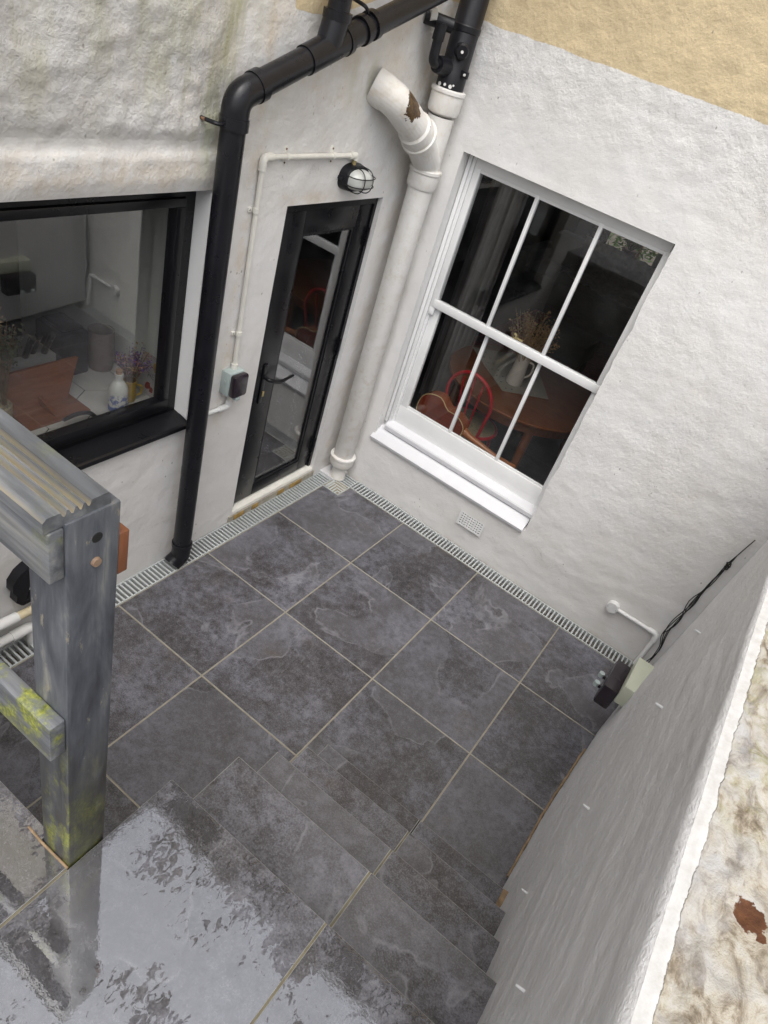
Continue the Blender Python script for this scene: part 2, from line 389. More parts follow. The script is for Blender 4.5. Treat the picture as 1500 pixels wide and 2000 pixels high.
M = dict(
 wall=mat_wall(), gwall=mat_gwall(), coping=mat_coping(), iron=mat_iron_white(), post=mat_wood_grey(),
 rail=mat_wood_board('grey_rail_timber', (2.2,60,60), .25), lowrail=mat_wood_board('mossy_rail_timber', (2.2,60,60), .95), cap=mat_wood_board('grooved_cap_timber', (2.2,60,60), .12),
 tile=mat_tile('slate_tile'), wet_tile=mat_tile('wet_slate_tile', 1.0, .34), tread=mat_tile('damp_slate_tile', .0, .42),
 grout=plain('cream_grout', (.30,.265,.19), .8, .2, 20, .2), brown_grout=plain('brown_mortar', (.24,.165,.095), .8, .35, 25, .4),
 steel=plain('galvanised_steel', (.56,.59,.59), .40, .12, 30, 0, .35), channel=plain('drain_channel', (.11,.075,.05), .8, .4, 14, .2),
 bpipe=plain('black_plastic', (.009,.009,.012), .30, .2, 9, .0, 0., .35), bpaint=plain('black_coated_frame', (.007,.007,.009), .30, .1, 5, .0, 0., .35),
 cast=plain('black_painted_iron', (.009,.009,.012), .40, .3, 30, .2, 0., .35), flake=plain('flaked_white_paint', (.75,.74,.72), .6, .1),
 white=plain('white_gloss_paint', (.80,.80,.795), .34, .04, 6, .03), sillw=plain('white_sill_paint', (.70,.70,.72), .45, .03, 8, .08),
 oldwhite=plain('aged_white_plastic', (.74,.72,.66), .42, .08, 15, .1), cream=plain('cream_plastic', (.66,.57,.38), .45, .1, 12),
 upvc=plain('white_plastic', (.78,.78,.77), .35, .05, 9), sage=plain('grey_green_plastic', (.42,.49,.48), .45, .08, 14), palegreen=plain('pale_green_plastic', (.56,.58,.47), .5, .06, 9),
 smoke=plain('smoked_plastic', (.022,.016,.022), .22, .2, 9), brass=plain('dull_brass', (.42,.33,.15), .5, .3, 40, .1, .4), rust=plain('rusty_metal', (.16,.09,.05), .75, .4, 40, .3),
 lampglass=plain('ribbed_lamp_glass', (.58,.59,.56), .16, .12, 9), wire=plain('cage_wire', (.012,.012,.013), .4, .2), cable=plain('black_cable_and_hole_shade', (.012,.012,.012), .5, .2),
 block=mat_wood('red_brown_block', (.17,.06,.026), (.25,.10,.045), (30,30,4)), stone=plain('worn_threshold', (.36,.33,.27), .8, .25, 30, .4), ochre=plain('ochre_render', (.36,.23,.07), .85, .3, 30, .4),
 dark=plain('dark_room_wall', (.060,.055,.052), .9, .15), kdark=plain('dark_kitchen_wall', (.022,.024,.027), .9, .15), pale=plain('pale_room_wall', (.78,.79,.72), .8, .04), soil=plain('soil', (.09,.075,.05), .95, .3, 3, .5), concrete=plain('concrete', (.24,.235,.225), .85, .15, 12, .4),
 oldbolt=plain('tarnished_bolt', (.27,.18,.12), .5, .25, 60, .1),
 edge=plain('porcelain_edge', (.30,.30,.285), .6, .15, 40),
 tgrout=plain('olive_grout', (.15,.13,.085), .8, .3, 20, .2),
 roof=plain('roof_slate', (.07,.072,.08), .7, .2), pane=mat_glass('window_glass', .10, .055), kpane=mat_glass('kitchen_glass', .12, .15), dpane=mat_glass('rain_spotted_glass', .9, .13),
)

# ------------------------------------------------------------------ ground, terrace, paving
def kind(o, k): o['kind'] = k; return o
WX = -.045                      # face of the left wall
ZT = 1.18                       # terrace level
XS, XJ = 1.388, 1.872           # left side of the steps, joint line
gb = BM(); q = 1500
vs = [gb.verts.new(p) for p in ((-q,-q,-.16),(q,-q,-.16),(q,q,-.16),(-q,q,-.16))]; gb.faces.new(vs)
kind(obj('ground', gb, M['soil'], smooth=False), 'structure')

G = .0025                       # half a grout joint
xs = [.076, .667, 1.267, 1.872, 2.36]; ys = [-.125, -.728, -1.333, -1.942, -2.556, -3.17]
bed = BM(); box(bed, (.074,-3.4,-.15), (2.50,-.123,-.003))
pav = kind(obj('courtyard_paving', bed, M['grout'], smooth=False), 'structure')
full = None
for i in range(4):
    for j in range(5):
        if j == 4 and i > 1: continue
        x0, x1, y1, y0 = xs[i]+G, xs[i+1]-G, ys[j]-G, ys[j+1]+G
        if i == 3: x1 = 2.42
        dz = random.uniform(-.0008, .0008)
        poly = [(x0,y0),(x1,y0),(x1,y1),(x0,y1)]
        if i == 0 and j == 0: poly = [(x0,y0),(x1,y0),(x1,y1),(.209,y1),(.209,-.269),(x0,-.269)]
        cx, cy = (x0+x1)/2, (y0+y1)/2
        bmp = prism([(a-cx, b-cy) for a, b in poly], -.02, 0)
        o = obj('tile', bmp, M['tile'], pav, smooth=False); o.location = (cx, cy, dz)

# terrace body and tiles
tz = BM()
box(tz, (WX,-9,-.12), (XS-.001,-3.175,ZT-.024)); box(tz, (XS,-9,-.12), (2.9,-2.93,ZT-.024))
ter = kind(obj('terrace', tz, M['concrete'], smooth=False), 'structure')
tl = []
for (x0,x1,y0,y1) in [(XS+.001,XJ-G,-3.50,-2.90),(XJ+G,2.36,-3.50,-2.90),(XS+.001,XJ-G,-4.1,-3.505),(XJ+G,2.36,-4.1,-3.505),
                      (.79,XS-G-.002,-3.76,-3.158),(.19,.785,-3.76,-3.158),(WX,.185,-3.76,-3.158),(.79,XS-G-.002,-4.36,-3.765),(.19,.785,-4.36,-3.765),(XS+.001,XJ-G,-4.7,-4.105),(XJ+G,2.36,-4.7,-4.105)]:
    poly = [(x0,y0),(x1,y0),(x1,y1),(x0,y1)]
    if x1 == XS-G-.002 and y1 == -3.158:      # cut round the post
        poly = [(x0,y0),(x1,y0),(x1,-3.181),(1.297,-3.181),(1.297,y1),(x0,y1)]
    cx, cy = (x0+x1)/2, (y0+y1)/2
    o = obj('tile', prism([(a-cx,b-cy) for a,b in poly], -.022, 0, .001), M['wet_tile'], ter, smooth=False); o.location = (cx,cy,ZT)
obj('grout_line', bx((XS-G-.001,-5,ZT-.02),(XS+.0005,-3.181,ZT-.002)), M['tgrout'], ter, smooth=False)
obj('grout_line', bx((XJ-G,-5,ZT-.02),(XJ+G,-2.9,ZT-.002)), M['tgrout'], ter, smooth=False)
obj('grout_line', tb([(1.255,-3.179,ZT-.001),(1.30,-3.181,ZT),(1.386,-3.179,ZT-.001)], .003, 8), M['brown_grout'], ter)
gr_ = BM(); box(gr_, (-30,-40,.8), (30,-9.0,ZT-.05))
kind(obj('garden_ground', gr_, M['soil'], smooth=False), 'structure')

# steps
lev = [(.235,-1.945,-2.155),(.46,-2.155,-2.39),(.70,-2.39,-2.626),(.955,-2.626,-2.90)]
sb = BM(); prev = 0
for z, yf, yb in lev: box(sb, (XS+.004, yf-.3 if False else yb-.02, -.1), (2.42, yf-.012, z-.021))
box(sb, (XS+.004,-2.95,-.1), (2.42,-2.912,ZT-.023))
stp = kind(obj('steps', sb, M['concrete'], smooth=False), 'structure')
for k, (z, yf, yb) in enumerate(lev + [(ZT, -2.90, None)]):
    zlow = lev[k-1][0] if k else 0
    for (x0, x1) in ((XS, XJ-G), (XJ+G, 2.40)):
        cx = (x0+x1)/2
        if yb is not None:
            cy = (yf+yb)/2 - .005
            o = obj('tile', prism([(x0-cx,yb-.012-cy),(x1-cx,yb-.012-cy),(x1-cx,yf-cy),(x0-cx,yf-cy)], -.02, 0, .0028), M['tread'], stp, smooth=False)
            o.location = (cx, cy, z + random.uniform(-.001,.001))
        o = obj('riser_tile', bx((x0-cx,-.010,0),(x1-cx,0,z-.023-zlow)), M['tread'], stp, smooth=False); o.location = (cx, yf-.004, zlow+.001)
    # side cheek under each tread
    o = obj('side_tile', bx((0,-.0,0),(.006,abs((yb if yb else -3.08)-yf)-.012,z-.022)), M['tread'], stp, smooth=False); o.location = (XS-.003, (yb if yb else -3.08)+.003, .001)
    if k < 4: obj('grout_line', bx((XJ-G, (yb or -3)-.005, z-.015), (XJ+G, yf-.002, z-.002)), M['tgrout'] if k else M['cable'], stp, smooth=False)

# ------------------------------------------------------------------ walls as displaced grids with openings
def breaks(a, b, marks, fine, f0, f1, coarse=.4):
    ms = sorted(set([a, b, f0, f1] + marks)); ms = [x for x in ms if a-1e-9 <= x <= b+1e-9]; r = [ms[0]]
    for p, q_ in zip(ms, ms[1:]):
        s = fine if (p >= f0-1e-6 and q_ <= f1+1e-6) else coarse
        n = max(1, int(math.ceil((q_-p)/s)))
        r += [p+(q_-p)*k/n for k in range(1, n+1)]
    return r
def grid_wall(name, P, us, vs_, openings, mask, mat, parent, depth):
    """P(u,v,d) -> world point with d = inward depth (None: displaced face)"""
    verts, faces, cols = [], [], []; idx = {}
    for i, u in enumerate(us):
        for j, v in enumerate(vs_):
            idx[i, j] = len(verts); verts.append(P(u, v, None)); cols.append(mask(u, v))
    def hole(u, v):
        for k, (a, b, c, d) in enumerate(openings):
            if a < u < b and c < v < d: return k
        return None
    H = {}
    for i in range(len(us)-1):
        for j in range(len(vs_)-1):
            k = hole((us[i]+us[i+1])/2, (vs_[j]+vs_[j+1])/2); H[i, j] = k
            if k is None: faces.append((idx[i,j], idx[i+1,j], idx[i+1,j+1], idx[i,j+1]))
    back = {}
    def bk(i, j, k):
        if (i, j, k) not in back:
            back[i, j, k] = len(verts); verts.append(P(us[i], vs_[j], depth[k])); cols.append(mask(us[i], vs_[j]))
        return back[i, j, k]
    for (i, j), k in H.items():
        if k is None: continue
        for di, dj, a, b in ((-1,0,(i,j+1),(i,j)), (1,0,(i+1,j),(i+1,j+1)), (0,-1,(i,j),(i+1,j)), (0,1,(i+1,j+1),(i,j+1))):
            if H.get((i+di, j+dj), 0) is None:
                faces.append((idx[a], idx[b], bk(*b, k), bk(*a, k)))
    me = bpy.data.meshes.new(name); me.from_pydata(verts, [], faces)
    ca = me.color_attributes.new('mask', 'FLOAT_COLOR', 'POINT')
    ca.data.foreach_set('color', [x for c in cols for x in (c[0], c[1], c[2], c[3] if len(c) > 3 else 0.)])
    me.polygons.foreach_set('use_smooth', [True]*len(me.polygons)); me.set_sharp_from_angle(angle=.9)
    return obj(name, me, mat, parent)

house = empty('house', (0,0,0), 'white rendered house with black glazed door, kitchen window and sash window', 'house')
KY0, KY1, KZ0, KZ1 = -2.75, -1.49, .868, 1.958     # kitchen window opening
DY0, DY1, DZ0, DZ1 = -1.03, -.255, .045, 1.868     # door opening
# ---- left wall
def dispA(y, z):
    d = .006*fb(0, y, z, 1.3, 3) + .0018*fb(3, y, z, 14, 3)
    rough = sm(-1.42, -1.62, y)*sm(2.08, 2.2, z)
    d += rough*(.012*fb(9, y, z, 5, 5) + .010*noise.turbulence(Vector((2, y*13, z*13)), 4, True)) + rough*.012
    band = sm(-1.46, -1.50, y)*sm(1.955, 1.964, z)*(1-sm(2.085, 2.10, z))
    d += band*(.016 + .004*nz(1, y, z, 9))
    ridge = math.exp(-((z-2.10-.006*nz(0, y, 0, 4))/.008)**2)*sm(-1.45, -1.55, y)
    d += ridge*.007
    d += .004*sm(1.9, 2.0, z)*fb(5, y, z, 9, 4)
    edge = min([max(0, max(a-y, y-b, c-z, z-e)) for a, b, c, e in ((KY0,KY1,KZ0,KZ1),(DY0,DY1,DZ0,DZ1))])
    return d*(.25+.75*sm(0, .06, edge))
def PA(u, v, d): return (WX + dispA(u, v), u, v) if d is None else (WX - d, u, v)
def maskA(y, z):
    n = .5+.5*nz(4, y, z, 2.2)
    up = sm(2.05, 2.35, z)
    alg = up*sm(-1.0, -1.7, y)*(.35+.75*n) + .9*math.exp(-((y+1.60)/.10)**2)*sm(1.9, 2.15, z) + .35*math.exp(-((y+1.5)/.1)**2)*sm(1.2, 2, z)
    alg += .55*math.exp(-((y+.62)/.14)**2)*math.exp(-((z-2.38)/.10)**2)
    dirt = .18 + .5*up*n + .75*sm(-1.45, -1.5, y)*math.exp(-((z-2.03)/.06)**2) + .6*math.exp(-((y+1.28)/.04)**2)*sm(.7, .85, z)
    dirt += .9*math.exp(-((y+1.47)/.035)**2)*sm(.2, .0, z-.1) + .5*math.exp(-((y+.10)/.09)**2)
    dirt += .7*math.exp(-((z-1.89)/.04)**2)*sm(-1.15, -1.0, y)*(1-sm(-.75, -.6, y))
    zb = 2.585 + .17*sm(-1.1, -.35, y)
    return (min(1, alg), min(1, dirt), sm(zb-.02, zb+.02, z)*sm(-1.21, -1.17, y), max(.10+.25*sm(1.7, 2.1, z), sm(-1.42, -1.62, y)*sm(2.10, 2.2, z)))
usA = breaks(-9, WX*0+.0, [KY0, KY1, DY0, DY1], .014, -2.75, 0.)
vsA = breaks(-.15, 5.0, [KZ0, KZ1, DZ0, DZ1, 0.], .014, -.0, 2.8)
grid_wall('wall', PA, usA, vsA, [(KY0,KY1,KZ0,KZ1),(DY0,DY1,DZ0,DZ1)], maskA, M['wall'], house, [.30,.10])
# ---- right wall
BX0, BX1, BZ0, BZ1 = .20, 1.388, .385, 2.178
def dispB(x, z):
    d = .006*fb(x, 1, z, 1.2, 3) + .0016*fb(x, 7, z, 11, 4)
    d += .002*sm(.9, 1.5, x)*(fb(x*.7, 2, z*1.6, 8, 4)) + .003*sm(2.2, 2.6, z)*fb(x, 4, z, 14, 4)
    d += .004*sm(.5, .0, z)*fb(x*.5, 3, z, 5, 3)
    e = max(BX0-x, x-BX1, BZ0-z, z-BZ1)
    d *= (.2+.8*sm(0, .05, max(0, e)))
    if abs(x-BX1) < .012 and BZ0 < z < BZ1: d += .004*nz(0, 0, z, 9)
    return d
def PB(u, v, d):
    wob = .010*nz(3, 0, v, 6)+.004*nz(1, 2, v, 22) if abs(u-BX1) < .008 and BZ0 < v < BZ1 else 0
    return (u+wob, -dispB(u, v), v) if d is None else (u+wob, d, v)
def maskB(x, z):
    zb = 2.722 + .006*nz(x, 0, 0, 7)
    dirt = .10 + .25*sm(1.3, 1.8, x)*(.5+.5*nz(x, z, 3, 2)) + .7*math.exp(-((x-.03)/.07)**2) + .35*sm(.035, .0, z)
    return (.25*math.exp(-((x-.0)/.1)**2), min(1, dirt), sm(zb-.012, zb+.012, z), .12+.30*sm(2.3, 2.6, z)+.30*sm(1.3, 1.6, x)*sm(.5, 1., z)*(.5+.5*nz(x, z, 1, 3)))
usB = breaks(WX-.3, 7, [0., BX0, BX1], .014, -.06, 2.46)
vsB = breaks(-.15, 8.0, [0., BZ0, BZ1], .014, .0, 3.14)
wb = grid_wall('wall', PB, usB, vsB, [(BX0,BX1,BZ0,BZ1)], maskB, M['wall'], house, [.32])
# roofs (out of frame, they close the house)
obj('roof', extrude_profile([(-.35,7.9),(3.6,10.3),(7.5,7.9),(7.5,8.1),(3.6,10.55),(-.35,8.1)], 'x', -6, 7.2), M['roof'], house, smooth=False)
obj('roof', extrude_profile([(.0,4.99),(-5.6,6.4),(-5.6,6.6),(.0,5.16)], 'y', -9.0, -.01), M['roof'], house, smooth=False)

# interiors
def shell(name, x0, x1, y0, y1, z0, z1, mats, skip=()):
    bm = BM(); P = lambda a, b, c: bm.verts.new((a, b, c))
    quads = dict(floor=[(x0,y0,z0),(x1,y0,z0),(x1,y1,z0),(x0,y1,z0)], ceil=[(x0,y0,z1),(x0,y1,z1),(x1,y1,z1),(x1,y0,z1)],
                 ym=[(x0,y0,z0),(x0,y0,z1),(x1,y0,z1),(x1,y0,z0)], yp=[(x0,y1,z0),(x1,y1,z0),(x1,y1,z1),(x0,y1,z1)],
                 xm=[(x0,y0,z0),(x0,y1,z0),(x0,y1,z1),(x0,y0,z1)], xp=[(x1,y0,z0),(x1,y0,z1),(x1,y1,z1),(x1,y1,z0)])
    for k, qd in quads.items():
        if k not in skip: bm.faces.new([P(*p) for p in qd])
    return obj(name, bm, mats, house, smooth=False)
def plate_with_hole(bm, axis, val, a0, a1, b0, b1, ha0, ha1, hb0, hb1):
    for (p, q_, r, s) in ((a0,ha0,b0,b1),(ha1,a1,b0,b1),(ha0,ha1,b0,hb0),(ha0,ha1,hb1,b1)):
        if q_-p < 1e-6 or s-r < 1e-6: continue
        pts = [(p,r),(q_,r),(q_,s),(p,s)]
        bm.faces.new([bm.verts.new((val,)+t if axis == 'x' else (t[0],val,t[1])) for t in pts])
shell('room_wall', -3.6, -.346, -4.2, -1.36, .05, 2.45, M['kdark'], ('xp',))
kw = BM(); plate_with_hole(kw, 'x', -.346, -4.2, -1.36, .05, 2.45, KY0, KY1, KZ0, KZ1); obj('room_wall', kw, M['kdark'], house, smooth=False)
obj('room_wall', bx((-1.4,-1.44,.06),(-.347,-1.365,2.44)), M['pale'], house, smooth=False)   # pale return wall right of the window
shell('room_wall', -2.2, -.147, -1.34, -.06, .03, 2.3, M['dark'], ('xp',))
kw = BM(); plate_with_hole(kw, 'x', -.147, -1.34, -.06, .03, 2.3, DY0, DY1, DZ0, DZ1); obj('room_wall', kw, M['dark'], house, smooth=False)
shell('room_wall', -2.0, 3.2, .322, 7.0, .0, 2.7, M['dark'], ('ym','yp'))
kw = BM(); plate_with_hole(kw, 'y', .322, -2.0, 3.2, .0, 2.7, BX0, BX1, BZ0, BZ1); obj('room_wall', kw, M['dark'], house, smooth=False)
kw = BM(); plate_with_hole(kw, 'y', 7.0, -2.0, 3.2, 0, 2.7, -1.0, .10, .62, 2.2)
obj('room_wall', kw, M['dark'], house, smooth=False)
obj('wall', bx((-.28,.335,-.1),(-.05,.336,7.9)), M['concrete'], house, smooth=False)

# ------------------------------------------------------------------ sash window
sw = BM(); yf = .085                                           # box frame
box(sw, (.203,yf+.012,.46),(.262,.19,2.18)); box(sw, (1.352,yf+.012,.46),(1.41,.19,2.18)); box(sw, (.262,yf+.012,2.14),(1.352,.19,2.18))
sash = obj('sash_window', sw, M['white'], house, smooth=False)
def frame_part(name, a, b, bev=.003): return obj(name, bx(a, b, bev), M['white'], sash)
frame_part('frame_bead', (.204,yf-.012,.49),(.224,yf+.014,2.175)); frame_part('frame_bead', (.226,yf-.002,.49),(.248,yf+.014,2.172))
yu, yl = yf-.002, yf+.026
frame_part('sash_rail', (.25,yu,2.118),(1.37,yu+.03,2.165)); frame_part('sash_stile', (.25,yu+.001,1.30),(.289,yu+.03,2.125)); frame_part('sash_stile', (1.345,yu+.001,1.33),(1.385,yu+.03,2.125))
frame_part('meeting_rail', (.27,yu-.003,1.335),(1.39,yu+.034,1.383)); frame_part('sash_rail', (.262,yl,.49),(1.37,yl+.032,.635))
frame_part('sash_stile', (.262,yl+.001,.62),(.317,yl+.032,1.345)); frame_part('sash_stile', (1.342,yl+.001,.62),(1.372,yl+.032,1.345))
hn = BM(); box(hn, (.252,yu,1.285),(.287,yu+.03,1.336),.006); obj('sash_horn', hn, M['white'], sash)
bars = ((.638,1.007), (.650,1.006))
for xb in bars[0]: frame_part('glazing_bar', (xb-.011,yu+.004,1.383),(xb+.011,yu+.028,2.118))
for xb in bars[1]: frame_part('glazing_bar', (xb-.011,yl+.004,.635),(xb+.011,yl+.028,1.335))
frame_part('putty_line', (.289,yu+.006,2.100),(1.345,yu+.02,2.118),.001); frame_part('putty_line', (.317,yl+.006,.635),(1.342,yl+.02,.648),.001)
xu = [.289, .638, 1.007, 1.345]; xl = [.317, .650, 1.006, 1.342]
for k in range(3):
    obj('pane', bx((xu[k]+.004,yu+.016,1.37),(xu[k+1]-.004,yu+.019,2.125)), M['pane'], sash, smooth=False)
    obj('pane', bx((xl[k]+.004,yl+.016,.625),(xl[k+1]-.004,yl+.019,1.345)), M['pane'], sash, smooth=False)
lt = BM(); tube(lt, [(.80,yl+.005,1.388),(.83,yl+.003,1.393),(.86,yl+.006,1.39)], .006, 8); tube(lt, [(.815,yl+.004,1.385),(.815,yl+.002,1.405),(.80,yl,1.415)], .007, 8)
obj('sash_latch', lt, M['brass'], sash)
# timber sill nose and sloping rendered sill
obj('timber_sill', extrude_profile([(.125,.505),(yf+.0,.503),(.042,.492),(.036,.482),(.040,.455),(.125,.455)], 'x', .235, 1.385), M['sillw'], sash)
obj('stone_sill', extrude_profile([(.125,.458),(.06,.452),(-.018,.398),(-.026,.390),(-.022,.372),(.05,.34),(.125,.34)], 'x', .186, 1.378), M['sillw'], sash)

# ------------------------------------------------------------------ kitchen window
fx = -.13
kb = BM()
box(kb, (fx-.05,KY0,.878),(fx,KY1-.008,.925)); box(kb, (fx-.05,KY0,1.905),(fx,KY1-.008,KZ1)); box(kb, (fx-.05,KY1-.060,.925),(fx,KY1-.008,1.905)); box(kb, (fx-.05,KY0,.925),(fx,KY0+.05,1.905))
kit = obj('kitchen_window', kb, M['bpaint'], house, smooth=False)
cs = BM(); g0, g1 = KY0+.05, KY1-.062                              # opening casement, slightly proud
box(cs, (fx-.04,g0,.928),(fx+.012,g1,.985),.004); box(cs, (fx-.04,g0,1.868),(fx+.012,g1,1.902),.004); box(cs, (fx-.04,g1-.045,.985),(fx+.012,g1,1.868),.004); box(cs, (fx-.04,g0,.985),(fx+.012,g0+.045,1.868),.004)
obj('casement', cs, M['bpaint'], kit)
obj('pane', bx((fx-.026,g0+.03,.975),(fx-.022,g1-.035,1.88)), M['kpane'], kit, smooth=False)
obj('window_sill', extrude_profile([(fx+.002,.905),(-.032,.886),(-.022,.880),(-.020,.862),(-.030,.858),(fx+.002,.866)], 'y', KY0, KY1-.004), M['bpaint'], kit, angle=.3)
hd = BM(); tube(hd, rounded([(fx-.045,-1.90,.965),(fx-.085,-1.90,.972),(fx-.09,-1.96,.985),(fx-.088,-2.03,.975)], .03), [.011]+[.010]*14+[.008], 10)
obj('window_handle', hd, M['bpaint'], kit)
rv = BM(); box(rv, (fx,KY1-.006,.90),(WX-.004,KY1-.0005,1.955)); obj('reveal_lining', rv, M['white'], kit, smooth=False)
obj('reveal_lining', bx((-.345,KY1-.006,.936),(fx-.052,KY1-.0005,1.955)), M['pale'], kit, smooth=False)

# ------------------------------------------------------------------ back door
dx = -.078
fr = BM()
box(fr, (-.13,DY0+.002,DZ0+.02),(dx+.008,DY0+.034,DZ1-.002)); box(fr, (-.13,DY1-.026,DZ0+.02),(dx+.008,DY1-.002,DZ1-.002)); box(fr, (-.13,DY0+.034,DZ1-.04),(dx+.008,DY1-.026,DZ1-.002))
l0, l1 = DY0+.040, DY1-.029; gy0, gy1, gz0, gz1 = -.835, -.400, .165, 1.712
lf = BM()
box(lf, (dx-.045,l0,.088),(dx,gy0,DZ1-.044),.004); box(lf, (dx-.045,gy1,.088),(dx,l1,DZ1-.044),.004); box(lf, (dx-.045,gy0,.088),(dx,gy1,gz0),.002); box(lf, (dx-.045,gy0,gz1),(dx,gy1,DZ1-.044),.002)
door = obj('door', lf, M['bpaint'], house)
obj('door_frame', fr, M['bpaint'], door, smooth=False)
bd = BM()
for a, b in (((dx-.02,gy0,gz0),(dx-.006,gy0+.016,gz1)), ((dx-.02,gy1-.016,gz0),(dx-.006,gy1,gz1)), ((dx-.02,gy0+.016,gz0),(dx-.006,gy1-.016,gz0+.016)), ((dx-.02,gy0+.016,gz1-.016),(dx-.006,gy1-.016,gz1))): box(bd, a, b)
obj('glazing_bead', bd, M['bpaint'], door, smooth=False)
obj('pane', bx((dx-.018,gy0+.006,gz0+.006),(dx-.014,gy1-.006,gz1-.006)), M['dpane'], door, smooth=False)
hp = BM(); box(hp, (dx,-.948,.79),(dx+.010,-.918,1.035),.004)
obj('handle_plate', hp, M['bpaint'], door)
obj('handle', tb(rounded([(dx+.008,-.933,.955),(dx+.05,-.933,.955),(dx+.055,-.85,.925),(dx+.05,-.735,.935)], .03), [.011]*8+[.0105]*6+[.009,.008,.007][:2], 12), M['bpaint'], door)
obj('lock_cylinder', bx((dx+.010,-.930,.835),(dx+.016,-.917,.868),.002), M['brass'], door)
for z in (1.655, .985, .26):
    h = tb([(dx+.012,DY1-.028,z-.05),(dx+.012,DY1-.028,z+.05)], .009, 10); box(h, (dx-.004,DY1-.048,z-.047),(dx+.006,DY1-.008,z+.047)); obj('hinge', h, M['bpaint'], door)
obj('door_sill', extrude_profile([(-.14,.080),(dx+.006,.077),(-.046,.066),(-.042,.052),(-.14,.044)], 'y', DY0+.002, DY1-.002), M['oldwhite'], door, smooth=False)
th = BM()
box(th, (-.14,DY0-.03,-.05),(-.036,DY1+.01,.043)); obj('threshold', th, M['stone'], house, smooth=False)
for a, b in ((-1.02,-.93),(-.86,-.80),(-.62,-.555),(-.50,-.38)):
    obj('threshold_patch', bx((-.0365,a,.004),(-.0325,b,.040),.003), M['ochre'], house)
# air brick
vb = BM(); vx0, vx1, vz0, vz1 = .968, 1.152, .165, .272; nc, nr_ = 9, 5
xg = [vx0]; zg = [vz0]
for k in range(nc): a = vx0+.010+k*(vx1-vx0-.02)/nc; xg += [a+.005, a+.0145]
for k in range(nr_): a = vz0+.008+k*(vz1-vz0-.016)/nr_; zg += [a+.0045, a+.0135]
xg.append(vx1); zg.append(vz1); VV = {}
for i, x in enumerate(xg):
    for j, z in enumerate(zg):
        for d in (0, 1): VV[i, j, d] = vb.verts.new((x, -.017+.005*d, z))
for i in range(len(xg)-1):
    for j in range(len(zg)-1):
        if i % 2 == 1 and j % 2 == 1:
            for (p, q_) in (((i,j),(i+1,j)),((i+1,j),(i+1,j+1)),((i+1,j+1),(i,j+1)),((i,j+1),(i,j))):
                vb.faces.new((VV[p[0],p[1],0], VV[q_[0],q_[1],0], VV[q_[0],q_[1],1], VV[p[0],p[1],1]))
            vb.faces.new((VV[i,j,1],VV[i+1,j,1],VV[i+1,j+1,1],VV[i,j+1,1])).material_index = 1  # black backing paints in the shade inside the vent holes
        else: vb.faces.new((VV[i,j,0],VV[i+1,j,0],VV[i+1,j+1,0],VV[i,j+1,0]))
me = finish(vb, smooth=False); me.materials.append(M['white']); me.materials.append(M['cable'])
obj('air_brick', me, None, house)

# ------------------------------------------------------------------ garden wall on the right
def lerp_tab(t, x):
    if x <= t[0][0]: return t[0][1]
    for (a, p), (b, q_) in zip(t, t[1:]):
        if x <= b: return p+(q_-p)*(x-a)/(b-a)
    return t[-1][1]
CB = [(-9,2.27),(-3.4,2.285),(-2.63,2.295),(-1.92,2.289),(-1.335,2.298),(-.735,2.337),(0,2.44)]
CT = [(-9,2.25),(-3.4,2.243),(-2.2,2.25),(-2.0,2.253),(-1.3,2.31),(0,2.54)]
ZC = 1.96
gwall = empty('garden_wall', (2.5,-2,0), 'white painted garden wall with rough weathered mossy top on the right', 'wall')
def PC(y, z, d):
    t = max(0, min(1, z/ZC)); x = lerp_tab(CB, y)*(1-t)+lerp_tab(CT, y)*t
    k = .007*fb(2, y*.8, z*1.5, 1.6, 3) + .0025*fb(4, y*.6, z*2.2, 9, 4) + .0015*fb(1, y, z, 30, 3)
    k *= (1-sm(ZC-.03, ZC, z)*.7)
    zz = z
    if z < .001: zz = .012+.022*(.5+.5*nz(0, y, 1, 9)) * (1 if y > -1.0 else .4)
    x -= k
    if z > ZC-.010: x += (z-(ZC-.010))*.7; zz = z
    return (x, y, zz)
usC = breaks(-9, .0, [], .014, -3.5, 0.); vsC = breaks(0., ZC, [ZC-.010, ZC-.004], .014, 0., ZC)
cw = grid_wall('wall_face', PC, usC, vsC, [], lambda y, z: (0,0,0), M['gwall'], gwall, [])
# coping: dense grid near the camera
tv, tf, tc = [], [], []
ty = breaks(-9, 0., [], .0055, -3.35, -1.75, .05); txs = [0,.004,.008]+[.012+.0055*k for k in range(40)]+[.28,.36,.45]
for y in ty:
    x0 = PC(y, ZC, None)[0]
    for w_ in txs:
        bump = sm(.012, .035, w_)*(.012*fb(1, (x0+w_)*1.4, y*.8, 11, 5)+.008*noise.turbulence(Vector(((x0+w_)*30, y*18, 3)), 4, False)-.002)
        pt = ((x0+w_-2.352)/.022, (y+2.853)/.024); hole = math.exp(-(pt[0]**2+pt[1]**2)*.75)
        pt2 = ((x0+w_-2.371)/.007, (y+2.875)/.007); hole2 = math.exp(-(pt2[0]**2+pt2[1]**2)*.9)
        tv.append((x0+w_, y, ZC + .004*sm(0, .02, w_) + bump - .006*max(hole, hole2)))
        ragged = .020 + .006*nz(y, 1, 0, 6) + .003*nz(y, 3, 0, 30)
        tc.append((1-sm(ragged-.012, ragged+.012, w_), max(hole, hole2), 0))
nx = len(txs)
for i in range(len(ty)-1):
    for j in range(nx-1): tf.append((i*nx+j, i*nx+j+1, (i+1)*nx+j+1, (i+1)*nx+j))
me = bpy.data.meshes.new('coping'); me.from_pydata(tv, [], tf)
ca = me.color_attributes.new('mask', 'FLOAT_COLOR', 'POINT'); ca.data.foreach_set('color', [x for c in tc for x in (*c, 1.)])
me.polygons.foreach_set('use_smooth', [True]*len(me.polygons))
obj('coping', me, M['coping'], gwall)
